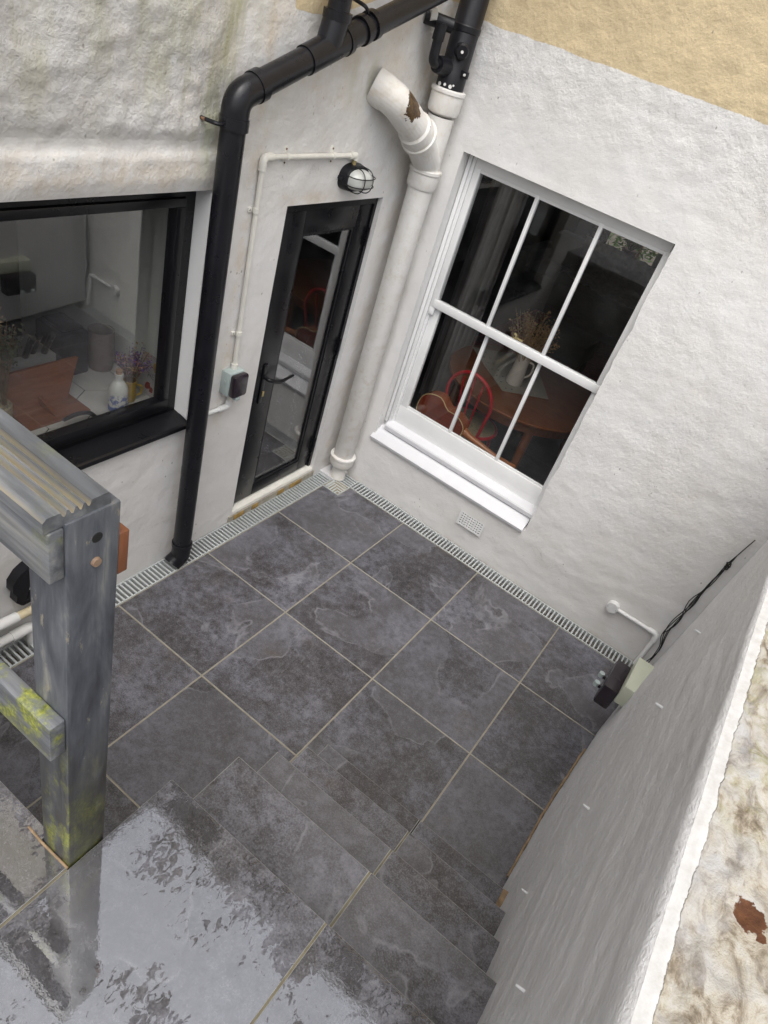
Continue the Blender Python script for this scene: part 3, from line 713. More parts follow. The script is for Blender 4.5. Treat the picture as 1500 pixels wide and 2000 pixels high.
obj('wall_core', bx((2.50,-9,-.15),(2.78,-.002,1.945)), M['concrete'], gwall, smooth=False)
for (u, v) in [(1305,1390),(1155,1583),(1030,1745),(1035,1945),(1360,1232)]:
    d = ray(u, v); t = (2.275-CAM_C.x)/d.x; p = CAM_C+d*t
    p.x = PC(p.y, p.z, None)[0]
    obj('nail', tb([p+Vector((.004,0,0)), p+Vector((-.010,-.002,.002)), p+Vector((-.020,-.004,.004))], [.0042,.0035,.0028], 8), M['sillw'], gwall)
ft = BM(); pts = []
for k in range(60):
    y = -.86-.88*k/59; pts.append((lerp_tab(CB, y)-.004-.004*nz(0, y, 0, 20), y, .006))
tube(ft, pts, .006, 6); obj('mortar_fillet', ft, M['brown_grout'], gwall)
fb2 = BM(); box(fb2, (2.268,-2.15,.236),(2.292,-1.95,.245)); obj('mortar_fillet', fb2, M['brown_grout'], gwall, smooth=False)

# ------------------------------------------------------------------ drain channels with gratings
def grating(label, x0, x1, y0, y1, along, clip=None):
    """steel channel grating; bars lie across the run"""
    root = empty('drain_grating', ((x0+x1)/2, (y0+y1)/2, 0), label, 'drain')
    ch = BM(); box(ch, (x0,y0,-.14),(x1,y1,-.075)); obj('channel', ch, M['channel'], root, smooth=False)
    fr = BM(); e = .0075
    if along == 'y': box(fr, (x0,y0,-.03),(x0+e,y1,.001)); box(fr, (x1-e,y0,-.03),(x1,y1,.001))
    else: box(fr, (x0,y0,-.03),(x1,y0+e,.001)); box(fr, (x0,y1-e,-.03),(x1,y1,.001))
    obj('frame', fr, M['steel'], root, smooth=False)
    pitch = .0255; L = (y1-y0) if along == 'y' else (x1-x0); n = int(L/pitch); bar = None
    for k in range(n+1):
        t = (k+.5)*pitch*(L/((n+1)*pitch)); a, b = (x0+e, x1-e) if along == 'y' else (y0+e, y1-e)
        if clip: 
            a, b = clip((y0 if along == 'y' else x0)+t, a, b)
            if b-a < .004: continue
        if along == 'y': pos = ((a+b)/2, y0+t, 0); sz = (b-a, .0105)
        else: pos = (x0+t, (a+b)/2, 0); sz = (.0105, b-a)
        if bar is None or clip: bar = finish(bx((-sz[0]/2,-sz[1]/2,-.024),(sz[0]/2,sz[1]/2,-.001),.0015), smooth=False); bar.materials.append(M['steel'])
        o = bpy.data.objects.new('bar', bar); COL.objects.link(o); o.parent = root; o.location = Vector(pos)-root.location
    return root
grating('long galvanised drain grating running past the black door', -.040, .073, -3.15, -.160, 'y')
grating('long galvanised drain grating along the wall under the sash window', .207, 2.345, -.122, -.010, 'x')
dg = lambda p: None
grating('short drain grating piece in front of the soil pipe, beside the door', .0745, .205, -.268, -.150, 'x', lambda x, a, b: (a, min(b, -.150-max(0, (x-.0885))*1.0)))
grating('short drain grating piece in the corner, right of the soil pipe foot', .0905, .2055, -.266, -.012, 'y', lambda y, a, b: (max(a, .0905+max(0, (-.150-y))), b))
for a, b in (((.206,-.011,-.1),(2.36,.0,.004)), ((-.0445,-3.2,-.1),(-.0405,-.16,.002))): pass
mf = BM(); box(mf, (-.044,-.160,-.1),(.0885,-.0005,.010)); box(mf, (.0885,-.148,-.1),(.0902,-.0005,.010))
pf = obj('mortar_pad', mf, M['gwall'], house, smooth=False)

# ------------------------------------------------------------------ white cast iron soil pipe
def mask_attr(o, fn):
    me = o.data; ca = me.color_attributes.new('mask', 'FLOAT_COLOR', 'POINT')
    ca.data.foreach_set('color', [x for v in me.vertices for x in (fn(v.co), 0., 0., 1.)])
PX, PY = .070, -.100
sp = empty('soil_pipe', (PX,PY,0), 'white painted cast iron soil pipe with collars in the wall corner', 'pipe')
prof = [(.064,.0),(.060,.03),(.056,.045),(.055,.09)]
o = obj('pipe', lathe([(.056,.004),(.050,.035),(.048,.05),(.048,.12),(.068,.15),(.068,2.30)], (PX,PY,0), 28), M['iron'], sp); mask_attr(o, lambda c: .25*sm(.2, .0, c.z))
def collar(z0, z1, R=.087, name='collar', mat='iron'):
    h = z1-z0
    o = obj(name, lathe([(.045,z0-.012),(R-.012,z0),(R-.005,z0+.15*h),(R-.005,z1-.026),(R+.001,z1-.018),(R+.001,z1-.005),(R-.006,z1),(.055,z1+.001)], (PX,PY,0), 28), M[mat], sp)
    mask_attr(o, lambda c: .28*sm(z1-.02, z1, c.z)); return o
collar(.115, .195); collar(1.955, 2.055); collar(2.315, 2.425)
# swept branch from the wall into the stack
br = rounded([(WX-.01,-.560,2.375),(.045,-.510,2.345),(.075,-.30,2.225),(PX,PY-.02,2.09)], .09, 8)
def resample(pts, step):
    o_ = [Vector(pts[0])]
    for a, b in zip(pts, pts[1:]):
        a, b = Vector(a), Vector(b); n = max(1, int((b-a).length/step)); o_ += [a.lerp(b, (k+1)/n) for k in range(n)]
    return o_
br = resample(br, .012)
o = obj('branch', tb(br, [.078]*6+[.075]*(len(br)-6), 28), M['iron'], sp)
RP = [(on(0,.128,763,196),.036,1.),(on(0,.10,803,208),.070,1.),(on(0,.105,775,178),.020,.75),(on(0,.14,838,250),.016,.8)]
def rustfn(c): return max(k*math.exp(-((c-p).length/r)**2) for p, r, k in RP)
# subdivide for the mask
bm = bmesh.new(); bm.from_mesh(o.data); bmesh.ops.subdivide_edges(bm, edges=bm.edges[:], cuts=3, use_grid_fill=True); bm.to_mesh(o.data); bm.free(); o.data.polygons.foreach_set('use_smooth', [True]*len(o.data.polygons))
mask_attr(o, rustfn)
def along(p, q_, t): return Vector(p).lerp(Vector(q_), t)
a_, b_ = Vector((.069,-.340,2.248)), Vector((.074,-.252,2.197))
o = obj('collar', tube(BM(), [a_, a_.lerp(b_,.12), a_.lerp(b_,.7), a_.lerp(b_,.75), a_.lerp(b_,.95), b_], [.074,.085,.087,.094,.094,.084], 28), M['iron'], sp); 
bm = bmesh.new(); bm.from_mesh(o.data); bmesh.ops.subdivide_edges(bm, edges=bm.edges[:], cuts=2, use_grid_fill=True); bm.to_mesh(o.data); bm.free(); o.data.polygons.foreach_set('use_smooth', [True]*len(o.data.polygons))
mask_attr(o, rustfn)
# ------------------------------------------------------------------ black stack above it
st = empty('soil_stack', (PX,PY,2.42), 'black soil stack with side waste fitting above the white soil pipe', 'pipe')
obj('pipe', lathe([(.070,2.425),(.069,2.50),(.066,2.505),(.066,4.9)], (PX,PY,0), 28), M['cast'], st)
obj('socket_clip', lathe([(.066,2.66),(.070,2.663),(.070,2.685),(.066,2.69)], (PX,PY,0), 28), M['cast'], st)
obj('boss', tb([(PX-.02,PY-.050,2.505),(PX-.03,PY-.090,2.508),(PX-.032,PY-.125,2.510)], [.045,.040,.036], 20), M['cast'], st)
wp = rounded([(PX-.03,PY-.10,2.510),(PX-.035,PY-.165,2.512),(PX-.038,PY-.167,2.645),(PX-.038,PY-.167,2.66)], .035, 8)
obj('waste_branch', tb(wp, .023, 16), M['cast'], st)
obj('waste_tee', tb([(WX-.01,-.285,2.672),(.055,-.205,2.668)], .030, 18), M['cast'], st)
obj('waste_tee', tb([(PX-.038,PY-.167,2.60),(PX-.038,PY-.167,2.668)], .028, 16), M['cast'], st)
obj('access_plug', tb([(PX+.03,PY-.045,2.590),(PX+.052,PY-.074,2.588),(PX+.057,PY-.082,2.587)], [.034,.034,.026], 20), M['cast'], st)
obj('plug_screw', tb([(PX+.057,PY-.082,2.587),(PX+.060,PY-.087,2.587)], .007, 8), M['flake'], st)
br_ = BM(); box(br_, (PX+.045,PY-.035,2.487),(PX+.092,PY-.015,2.517),.002); obj('bracket', br_, M['cast'], st)
obj('bracket_screw', tb([(PX+.080,PY-.035,2.502),(PX+.080,PY-.041,2.502)], .006, 8), M['flake'], st)
for k, (a, z, r) in enumerate([(-1.9,2.435,.010),(-1.45,2.44,.007),(-1.05,2.438,.009),(-.85,2.446,.005),(-2.3,2.66,.008)]):
    p = Vector((PX+.070*math.cos(a), PY+.070*math.sin(a), z)); n_ = Vector((math.cos(a), math.sin(a), 0))
    obj('paint_fleck', tb([p-n_*.001, p+n_*.0012], r, 7), M['flake'], st)
fl = BM(); tube(fl, [(WX+.012,-.285,2.685),(WX+.03,-.262,2.688)], .0315, 9); obj('paint_fleck', fl, M['flake'], st)

# ------------------------------------------------------------------ black rainwater downpipe on the left wall
dp = empty('downpipe', (.03,-1.51,0), 'black rainwater downpipe with bend, tee and straps beside the door', 'pipe')
QX, QR = .035, .047
A0 = Vector((QX,-1.505,.10)); A1 = Vector((QX,-1.515,2.305)); A2 = Vector((QX,-1.035,2.505)); A3 = Vector((QX,-.30,2.80))
d01 = (A2-A1).normalized()
obj('pipe', tb([A0, A1-Vector((0,0,.09))], QR, 24), M['bpipe'], dp)
obj('bend', tb(rounded([A1-Vector((0,0,.10)), A1, A1+d01*.10], .08, 10), QR+.004, 24), M['bpipe'], dp)
obj('coupling', tb([A1+d01*.085, A1+d01*.12], QR+.008, 24), M['bpipe'], dp)
obj('coupling', tb([A1-Vector((0,0,.10)), A1-Vector((0,0,.065))], QR+.007, 24), M['bpipe'], dp)
obj('pipe', tb([A1+d01*.10, A2-d01*.10], QR, 24), M['bpipe'], dp)
obj('tee', tb([A2-d01*.16, A2+d01*.07], QR+.005, 24), M['bpipe'], dp)
obj('tee', tb([A2-d01*.03, A2+Vector((0,-.005,.10))], QR+.004, 24), M['bpipe'], dp)
obj('coupling', tb([A2+Vector((0,-.005,.085)), A2+Vector((0,-.006,.115))], QR+.009, 24), M['bpipe'], dp)
obj('pipe', tb([A2+Vector((0,-.005,.10)), A2+Vector((0,-.02,1.6))], QR-.004, 24), M['bpipe'], dp)
obj('pipe', tb([A2+d01*.05, A3], QR-.002, 24), M['bpipe'], dp)
obj('coupling', tb([A2+d01*.06, A2+d01*.085], QR+.009, 24), M['bpipe'], dp); obj('coupling', tb([A2+d01*.17, A2+d01*.20], QR+.007, 24), M['bpipe'], dp)
obj('coupling', tb([(QX,-1.505,.13),(QX,-1.505,.155)], QR+.007, 24), M['bpipe'], dp)
obj('shoe', tb(rounded([(QX,-1.505,.15),(QX,-1.505,.055),(QX-.01,-1.545,.02),(QX-.01,-1.555,.012)], .05, 8), QR+.003, 24), M['bpipe'], dp)
def strap(c, axis, name='bracket', lug=(0,-1,0), L=.09, zoff=0.):
    bm = tube(BM(), [Vector(c)-Vector(axis)*.014, Vector(c)+Vector(axis)*.014], QR+.007, 24)
    p = Vector(c)+Vector(lug)*(QR+.004); q_ = Vector((WX+.008, 0, 0)) ; e = p+Vector(lug)*L; e.x = WX+.012
    tube(bm, rounded([p, p+Vector(lug)*.03, e], .02, 4), .0075, 8); obj(name, bm, M['bpipe'], dp)
    obj('screw', tb([e+Vector((.0,0,0)), e+Vector((.022,-.002,0))], .006, 8), M['rust'], dp)
strap((QX,-1.514,2.215), (0,0,1), L=.045)
strap(A2+d01*.245, d01, lug=(-.0,-.75,.66), L=.05)

# ------------------------------------------------------------------ conduit, socket, lamp on the left wall
cd = empty('conduit', (WX,-1.25,1.2), 'white surface conduit run with clips from lamp to outdoor socket', 'conduit')
cx_ = WX+.018
obj('tube', tb([(cx_,-1.255,2.06),(cx_,-1.235,1.12)], .0115, 12), M['oldwhite'], cd)
obj('tube', tb([(cx_,-1.25,2.082),(cx_,-.635,2.084)], .0115, 12), M['oldwhite'], cd)
obj('elbow', tb(rounded([(cx_,-1.255,2.03),(cx_,-1.256,2.082),(cx_,-1.20,2.082)], .03, 6), .0165, 14), M['oldwhite'], cd)
obj('elbow', tb(rounded([(cx_,-.665,2.084),(cx_,-.620,2.084),(cx_,-.620,2.065)], .02, 6), .0165, 14), M['oldwhite'], cd)
for (y, z, vert) in [(-1.11,2.082,0),(-.79,2.084,0),(-1.253,1.87,1),(-1.241,1.30,1)]:
    c = BM()
    if vert: tube(c, [(cx_,y,z-.010),(cx_,y,z+.010)], .0148, 14); box(c, (WX-.003,y-.034,z-.009),(WX+.009,y-.012,z+.009),.002)
    else:
        tube(c, [(cx_,y-.010,z),(cx_,y+.010,z)], .0148, 14); box(c, (WX-.003,y-.009,z-.036),(WX+.006,y+.009,z+.036),.002)
    obj('clip', c, M['oldwhite'], cd)
    for s in ((-1,1) if not vert else (0,)):
        p = Vector((WX+.006, y+(-.026 if vert else 0), z+s*.027)); obj('screw', tb([p, p+Vector((.003,0,0))], .0042, 8), M['rust'], cd)
lc = empty('conduit', (WX,-1.3,.9), 'short white conduit elbow leading from below socket towards black downpipe', 'conduit')
obj('tube', tb([(cx_,-1.235,.985),(cx_,-1.236,.925)], .0115, 12), M['oldwhite'], lc); obj('tube', tb([(cx_,-1.27,.895),(cx_,-1.475,.903)], .0115, 12), M['upvc'], lc)
obj('elbow', tb(rounded([(cx_,-1.236,.935),(cx_,-1.238,.897),(cx_,-1.30,.897)], .03, 6), .0155, 14), M['upvc'], lc)
sk = empty('outdoor_socket', (WX,-1.235,1.06), 'grey green outdoor socket box with black lid between downpipe and door', 'socket')
s0, s1, t0, t1 = -1.300, -1.195, .985, 1.115
obj('back_box', bx((WX-.004,s0,t0),(WX+.058,s1,t1),.010), M['sage'], sk)
obj('lid', bx((WX+.054,s0+.003,t0+.006),(WX+.092,s1-.003,t1-.004),.013), M['smoke'], sk)
obj('latch', bx((WX+.060,-1.268,t0-.014),(WX+.088,-1.238,t0+.004),.003), M['sage'], sk)
obj('knockout', tb([(WX+.028,s0-.001,1.06),(WX+.028,s0-.0035,1.06)], .012, 14), M['sage'], sk)
obj('gland', tb([(cx_,-1.236,t1-.004),(cx_,-1.236,t1+.024)], .0165, 14), M['oldwhite'], sk)
# bulkhead lamp
lm = empty('bulkhead_lamp', (WX,-.60,1.985), 'black oval bulkhead lamp with ribbed glass and wire cage above door', 'lamp')
LY, LZ = -.598, 1.985
def oval(bm, x0, x1, a0, b0, a1, b1, dome=0, seg=28, rows=1):
    rings = []
    n = rows
    for k in range(n+1):
        t = k/n
        if dome: c, s = math.cos(t*math.pi/2), math.sin(t*math.pi/2); aa, bb, xx = a0*max(.02, c**.6), b0*max(.02, c**.6), x0+(x1-x0)*s
        else: aa, bb, xx = a0+(a1-a0)*t, b0+(b1-b0)*t, x0+(x1-x0)*t
        rings.append([bm.verts.new((xx, LY+aa*math.copysign(abs(math.cos(th))**.75, math.cos(th)), LZ+bb*math.copysign(abs(math.sin(th))**.75, math.sin(th)))) for th in [2*math.pi*i/seg for i in range(seg)]])
    for r0, r1 in zip(rings, rings[1:]):
        for i in range(seg): bm.faces.new((r0[i], r0[(i+1)%seg], r1[(i+1)%seg], r1[i]))
    bm.faces.new(rings[0][::-1]); bm.faces.new(rings[-1]); return bm
bs = BM(); oval(bs, WX-.004, WX+.040, .100, .064, .092, .058); obj('base', bs, M['cast'], lm)
oval_g = oval(BM(), WX+.038, WX+.105, .080, .047, 0, 0, 1, 40, 9); obj('glass', oval_g, M['lampglass'], lm)
rim = oval(BM(), WX+.040, WX+.046, .090, .056, .088, .054); obj('rim', rim, M['cast'], lm)
def cage_arc(pts): obj('cage_wire', tb(pts, .0026, 6), M['wire'], lm)
for yy in (-.034, .034):
    cage_arc([(WX+.042+.070*math.sin(math.pi*k/14)**.55, LY+yy, LZ+.055*math.cos(math.pi*k/14)) for k in range(15)])
for zz in (-.020, .020):
    cage_arc([(WX+.042+.070*math.sin(math.pi*k/14)**.55, LY+.090*math.cos(math.pi*k/14), LZ+zz) for k in range(15)])
obj('gland', tb([(cx_,-.620,2.040),(cx_,-.620,2.070)], .010, 10), M['brass'], lm)
for yy in (-.098, .098): obj('lug', bx((WX,LY+yy-.008,LZ-.008),(WX+.03,LY+yy+.008,LZ+.008),.003), M['cast'], lm)

# ------------------------------------------------------------------ waste pipes and black bracket low on the left wall
for nm, lab, y0, y1, z, r, mat in [('waste_pipe','cream and white waste pipe along the left wall behind the post',-3.1,-2.20,.205,.020,'cream')]:
    wq = empty(nm, (WX,-2.4,z), lab, 'pipe'); X0 = WX+.05
    obj('pipe', tb([(X0,y0,z+.035),(X0,y1,z)], r, 16), M[mat], wq); obj('coupling', tb([(X0,-2.62,z+.018),(X0,-2.425,z+.010)], r+.004, 16), M['upvc'], wq)
wq = empty('waste_pipe', (WX,-2.4,.1), 'white waste pipe dropping into the drain grating behind the post', 'pipe')
obj('pipe', tb(rounded([(.005,-3.1,.125),(.005,-2.372,.105),(.005,-2.36,-.06)], .05, 8), .021, 16), M['upvc'], wq)
obj('elbow', tb(rounded([(.005,-2.46,.107),(.005,-2.361,.105),(.005,-2.36,.04)], .05, 8), .0255, 16), M['upvc'], wq)
hk = empty('hose_hanger', (WX,-2.38,.38), 'black lobed metal hanger low on white wall left of the post', 'hanger')
prof = [(-2.325,.505),(-2.355,.478),(-2.40,.455),(-2.432,.415),(-2.436,.37),(-2.418,.335),(-2.424,.30),(-2.40,.268),(-2.388,.272),(-2.345,.40),(-2.315,.49)]
obj('plate', extrude_profile(prof, 'x', WX-.002, WX+.05), M['cast'], hk, angle=.9)
obj('arm', bx((WX+.0,-2.395,.262),(WX+.05,-2.25,.285),.003), M['cast'], hk)

# ------------------------------------------------------------------ handrail: post, rails and grooved cap board
hr = empty('handrail', (1.345,-3.13,ZT), 'grey weathered timber handrail with mossy square post and grooved top board', 'handrail')
px0, px1, py0, py1 = 1.302, 1.386, -3.176, -3.090
pb = BM(); box(pb, (px0,py0,-.0),(px1,py1,2.143),.003)
obj('post', pb, M['post'], hr)
obj('rail', bx((.0,-3.200,2.048),(px1-.001,py0-.0008,2.138),.003), M['rail'], hr)
obj('rail', bx((.0,-3.206,1.618),(px1-.004,py0-.0008,1.712),.003), M['lowrail'], hr)
# grooved cap
yc0, yc1, zc0, zc1 = -3.205, -3.104, 2.1395, 2.164; cp = [(yc0,zc0),(yc1,zc0),(yc1,zc1-.006),(yc1-.005,zc1)]
ng = 4; gw = .0095; start = yc1-.030
for k in range(ng):
    a = start-k*gw*1.28
    cp += [(a,zc1-.0005),(a-.0022,zc1-.006),(a-gw*.35,zc1-.0085),(a-gw*.5,zc1-.009),(a-gw*.65,zc1-.0085),(a-gw+.0022,zc1-.006),(a-gw,zc1-.001)]
cp += [(yc0+.006,zc1),(yc0,zc1-.006)]
obj('cap_board', extrude_profile(cp, 'x', .0, px1-.004), M['cap'], hr, angle=.5)
obj('bolt', tb([(px1-.004,-3.130,2.052),(px1+.005,-3.130,2.052)], [.0085,.007], 12), M['oldbolt'], hr)
obj('bolt_hole_shade', tb([(px1-.02,-3.128,2.096),(px1+.0006,-3.128,2.096)], .0085, 14), M['cable'], hr)  # black plug in the uncut post, painted dark like a shaded hole
obj('wood_block', bx((1.345,py1+.0005,1.996),(1.384,py1+.019,2.078),.002), M['block'], hr)

# ------------------------------------------------------------------ conduit, junction box, cables and double socket in the right corner
jc = empty('conduit', (2.06,0,.27), 'white conduit with round junction box low on right wall beside cables', 'conduit')
jy = -.018
obj('junction_box', lathe([(.036,.004),(.036,-.032),(.0345,-.036),(.0,-.036)], (2.065,-.001,.268), 28, 'y'), M['upvc'], jc)
for s in (-1, 1): obj('screw', tb([(2.065+s*.026,-.036,.268),(2.065+s*.026,-.038,.268)], .004, 8), M['sage'], jc)
obj('tube', tb([(2.09,jy,.268),(2.345,jy,.270)], .0125, 12), M['upvc'], jc)
obj('elbow', tb(rounded([(2.30,jy,.270),(2.352,jy,.271),(2.356,jy-.004,.22)], .03, 6), .0165, 14), M['upvc'], jc)
obj('tube', tb([(2.355,jy,.235),(2.350,-.05,.02)], .0125, 12), M['upvc'], jc)
cb = empty('cable_bundle', (2.40,-.02,.5), 'tangled thin black cables hanging in the right wall corner', 'cable')
cpx = [(1475,1055),(1440,1085),(1424,1103),(1385,1140),(1352,1180),(1322,1213),(1300,1240),(1287,1268),(1266,1292)]
for k in range(5):
    pts = []
    rnd = random.Random(k*5+1)
    for i, (u, v) in enumerate(cpx[(0 if k < 2 else 1):(len(cpx) if k < 2 else 5+k)]):
        am = 0 if i < 2 else 7
        p = on(1, -.022-.004*(k%3), u+rnd.uniform(-am, am), v+rnd.uniform(-am, am)); pts.append(p)
    sp_ = []
    for i in range(len(pts)-1):
        p0, p1, p2, p3 = pts[max(0,i-1)], pts[i], pts[i+1], pts[min(len(pts)-1,i+2)]
        for t in (0,.25,.5,.75):
            sp_.append(.5*((2*p1)+(p2-p0)*t+(2*p0-5*p1+4*p2-p3)*t*t+(3*p1-p0-3*p2+p3)*t**3))
    sp_.append(pts[-1]); obj('cable', tb(sp_, .0026, 6), M['cable'], cb)
kn = []
c0 = on(1, -.022, 1421, 1106)
for k in range(40):
    a = k*.9; kn.append(c0+Vector((.012*math.cos(a)*(1+.3*math.sin(k*1.7)), .006*math.sin(a*1.3), .016*math.sin(a)+.012*math.sin(k*.37))))
obj('cable', tb(kn, .0024, 6), M['cable'], cb)
ds = empty('outdoor_socket', (2.33,-.65,.42), 'double outdoor socket with smoked lid and two grey latches on garden wall', 'socket')
e0, e1, f0, f1 = -.835, -.575, .365, .490
wx_ = PC(-.67, .42, None)[0]+.02
obj('back_box', bx((2.292,e0,f0),(wx_,e1,f1),.008), M['palegreen'], ds)
obj('lid', bx((2.215,e0+.012,f0-.09),(2.296,e1-.012,f1-.075),.014), M['smoke'], ds)
for y in (-.715, -.635):
    l_ = tb([(2.192,y,.286),(2.192,y,.312)], .0145, 14); obj('latch', l_, M['sage'], ds)
    obj('latch_arm', bx((2.195,y-.006,.284),(2.222,y+.006,.298),.002), M['smoke'], ds)

# ------------------------------------------------------------------ kitchen: tiled worktop and the things on it
KM = dict(
 hexa=plain('pale_marble_tile', (.62,.61,.56), .35, .07, 6), dgrout=plain('grey_joint', (.05,.047,.042), .9, .1), stand=mat_wood('orange_brown_wood', (.17,.052,.017), (.27,.092,.03), (30,4,30)),
 knife=plain('black_knife_handle', (.012,.012,.012), .4, .2), blade=plain('brushed_block', (.34,.34,.32), .4, .1, 20, 0, .3), cork=plain('cork', (.42,.26,.15), .8, .2, 60), yellow=plain('yellow_glaze', (.46,.31,.06), .35, .12),
 stem=plain('dry_stem', (.20,.12,.05), .8, .3, 30), purple=plain('dried_purple_flower', (.13,.06,.24), .8, .4, 60), mauve=plain('dried_mauve_flower', (.20,.07,.10), .8, .4, 60), straw=plain('straw_flower', (.38,.24,.12), .8, .3, 40), leaf=plain('grey_green_leaf', (.075,.09,.045), .7, .4, 40),
 potc=plain('speckled_pot', (.33,.28,.17), .7, .6, 130), card=plain('printed_card', (.50,.47,.44), .6, .1), redp=plain('red_print', (.30,.05,.03), .6, .3), yelp=plain('yellow_print', (.50,.32,.05), .6, .2), slate=plain('dark_blue_grey', (.016,.018,.024), .5, .2), pink=plain('pinkish_ceramic', (.22,.18,.16), .5, .1),
 redpaint=plain('red_paint', (.42,.015,.02), .35, .15), seat=plain('woven_seat', (.33,.27,.16), .8, .3, 60), table=mat_wood('varnished_table', (.12,.036,.011), (.21,.072,.022), (6,40,6), .3), cloth=plain('grey_table_runner', (.27,.245,.20), .9, .08, 40), ceramic=plain('cream_ceramic', (.55,.50,.43), .3, .06),
 wheat=plain('dried_grass', (.36,.22,.10), .9, .3, 60), gback=mat_wood('guitar_mahogany', (.13,.022,.012), (.22,.045,.020), (4,20,20), .18), gside=mat_wood('guitar_side', (.20,.05,.018), (.30,.085,.03), (4,20,20), .25), bind=plain('cream_binding', (.55,.42,.20), .5, .1), gneck=mat_wood('guitar_neck', (.30,.10,.03), (.42,.16,.055), (4,30,30), .3),
 sofa=plain('dark_green_sofa', (.045,.052,.042), .9, .2, 40), blanket=plain('grey_blanket', (.55,.52,.50), .95, .25, 18), terra=plain('terracotta', (.22,.10,.06), .8, .2), rug=plain('faded_red_rug', (.34,.09,.085), .95, .4, 30), curt=plain('grey_mauve_curtain', (.25,.225,.215), .9, .15), bench=plain('dark_bench', (.03,.025,.022), .7, .2), tv=plain('black_screen', (.012,.014,.016), .2, .1),
)
WT = .935
wk = empty('kitchen_worktop', (-.45,-2.1,WT-.05), 'pale hexagon tiled worktop inside the kitchen window', 'worktop')
obj('board', bx((-.80,-2.745,WT-.05),(-.183,-1.495,WT-.004)), KM['dgrout'], wk, smooth=False)
def clip_poly(poly, x0, x1, y0, y1):
    for ax, lim, s in ((0,x0,1),(0,x1,-1),(1,y0,1),(1,y1,-1)):
        o_ = []
        for i in range(len(poly)):
            p, q_ = poly[i-1], poly[i]; a, b = (p[ax]-lim)*s, (q_[ax]-lim)*s
            if (a >= 0) != (b >= 0): t = a/(a-b); o_.append((p[0]+(q_[0]-p[0])*t, p[1]+(q_[1]-p[1])*t))
            if b >= 0: o_.append(q_)
        poly = o_
        if not poly: return poly
    return poly
hr_ = .118
for i in range(-5, 6):
    for j in range(-8, 9):
        cx, cy = -.48+i*hr_*1.5, -2.08+(j+(i%2)*.5)*hr_*math.sqrt(3)
        P = clip_poly([(cx+(hr_-.0032)*math.cos(k*math.pi/3), cy+(hr_-.0032)*math.sin(k*math.pi/3)) for k in range(6)], -.798, -.185, -2.74, -1.5)
        if len(P) < 3: continue
        ar = abs(sum(P[k-1][0]*P[k][1]-P[k][0]*P[k-1][1] for k in range(len(P))))/2
        if ar < 8e-4: continue
        bm = BM(); t_ = [bm.verts.new((p[0],p[1],WT)) for p in P]; b_2 = [bm.verts.new((p[0],p[1],WT-.004)) for p in P]
        for k in range(len(P)): bm.faces.new((b_2[k-1], b_2[k], t_[k], t_[k-1]))
        bm.faces.new(t_); obj('hexagon_tile', bm, KM['hexa'], wk, smooth=False)
# wooden stand
sd_ = empty('wooden_stand', (-.35,-2.0,WT), 'orange brown wooden stand with leaning back board on the worktop', 'stand')
obj('base_board', bx((-.415,-2.155,WT+.0005),(-.262,-1.862,WT+.014),.002), KM['stand'], sd_)
bm = BM(); ff = [(-2.15,WT+.012),(-1.885,WT+.012),(-1.80,WT+.172),(-2.15,WT+.172)]
A_ = [bm.verts.new((-.385-(z-WT)*.28, y, z)) for y, z in ff]; B_ = [bm.verts.new((-.400-(z-WT)*.28, y, z)) for y, z in ff]
bm.faces.new(A_); bm.faces.new(B_[::-1])
for k in range(4): bm.faces.new((A_[k-1], B_[k-1], B_[k], A_[k]))
obj('back_board', bm, KM['stand'], sd_, smooth=False)
obj('strut', extrude_profile([(-.398,WT+.013),(-.288,WT+.013),(-.284,WT+.020),(-.398,WT+.055)], 'y', -2.022, -2.006), KM['stand'], sd_, smooth=False)
kbk = empty('knife_block', (-.60,-2.0,WT), 'grey knife block with black handled knives behind the wooden stand', 'knife block')
obj('block', bx((-.70,-2.14,WT+.0005),(-.50,-1.86,WT+.17),.004), KM['blade'], kbk)
for k, y in enumerate((-2.12,-2.06,-1.99,-1.945,-1.90)):
    h = BM(); x_ = -.53-.02*(k%2); tube(h, [(x_,y,WT+.165),(x_+.03,y+.004,WT+.235),(x_+.055,y+.006,WT+.285)], [.013,.014,.015], 8); kn_ = obj('knife', h, KM['knife'], kbk)
    for q_ in (.2, .255): obj('rivet', tb([(x_+.03+(q_-.235)*.5+.012,y+.004,WT+q_),(x_+.03+(q_-.235)*.5+.0155,y+.004,WT+q_)], .004, 6), KM['blade'], kn_)
# blue and white bottle
g = N('blue_white_stoneware'); v = g.obj(); z_ = g.sxyz(v)[2]
mr = g.n('MapRange'); g.l(z_, mr.inputs[0]); mr.inputs[1].default_value = WT+.010; mr.inputs[2].default_value = WT+.100
pt = g.math('MULTIPLY', g.ramp(g.noise(v, 55, 5, .6), [(.47, 0.), (.55, 1.)]), g.ramp(mr.outputs[0], [(0., 1.), (.8, 1.), (1., 0.)]))
cc = g.mix(g.math('MULTIPLY', pt, .8), (.68,.68,.63), (.06,.11,.36)); cc = g.mix(g.ramp(mr.outputs[0], [(.18, 1.), (.28, 0.)]), cc, (.10,.16,.42))
KM['stone'] = g.fin(cc, .3)
bo = empty('stoneware_bottle', (-.222,-1.752,WT), 'white stoneware bottle with blue painted base and cork', 'bottle')
obj('body', lathe([(.0,0),(.037,.0),(.041,.006),(.042,.03),(.042,.105),(.038,.125),(.026,.145),(.017,.155),(.0155,.172),(.019,.175),(.019,.186),(.0,.187)], (-.222,-1.752,WT+.0005), 24), KM['stone'], bo)
obj('cork', lathe([(.0,.186),(.013,.186),(.0155,.205),(.0,.206)], (-.222,-1.752,WT), 16), KM['cork'], bo)
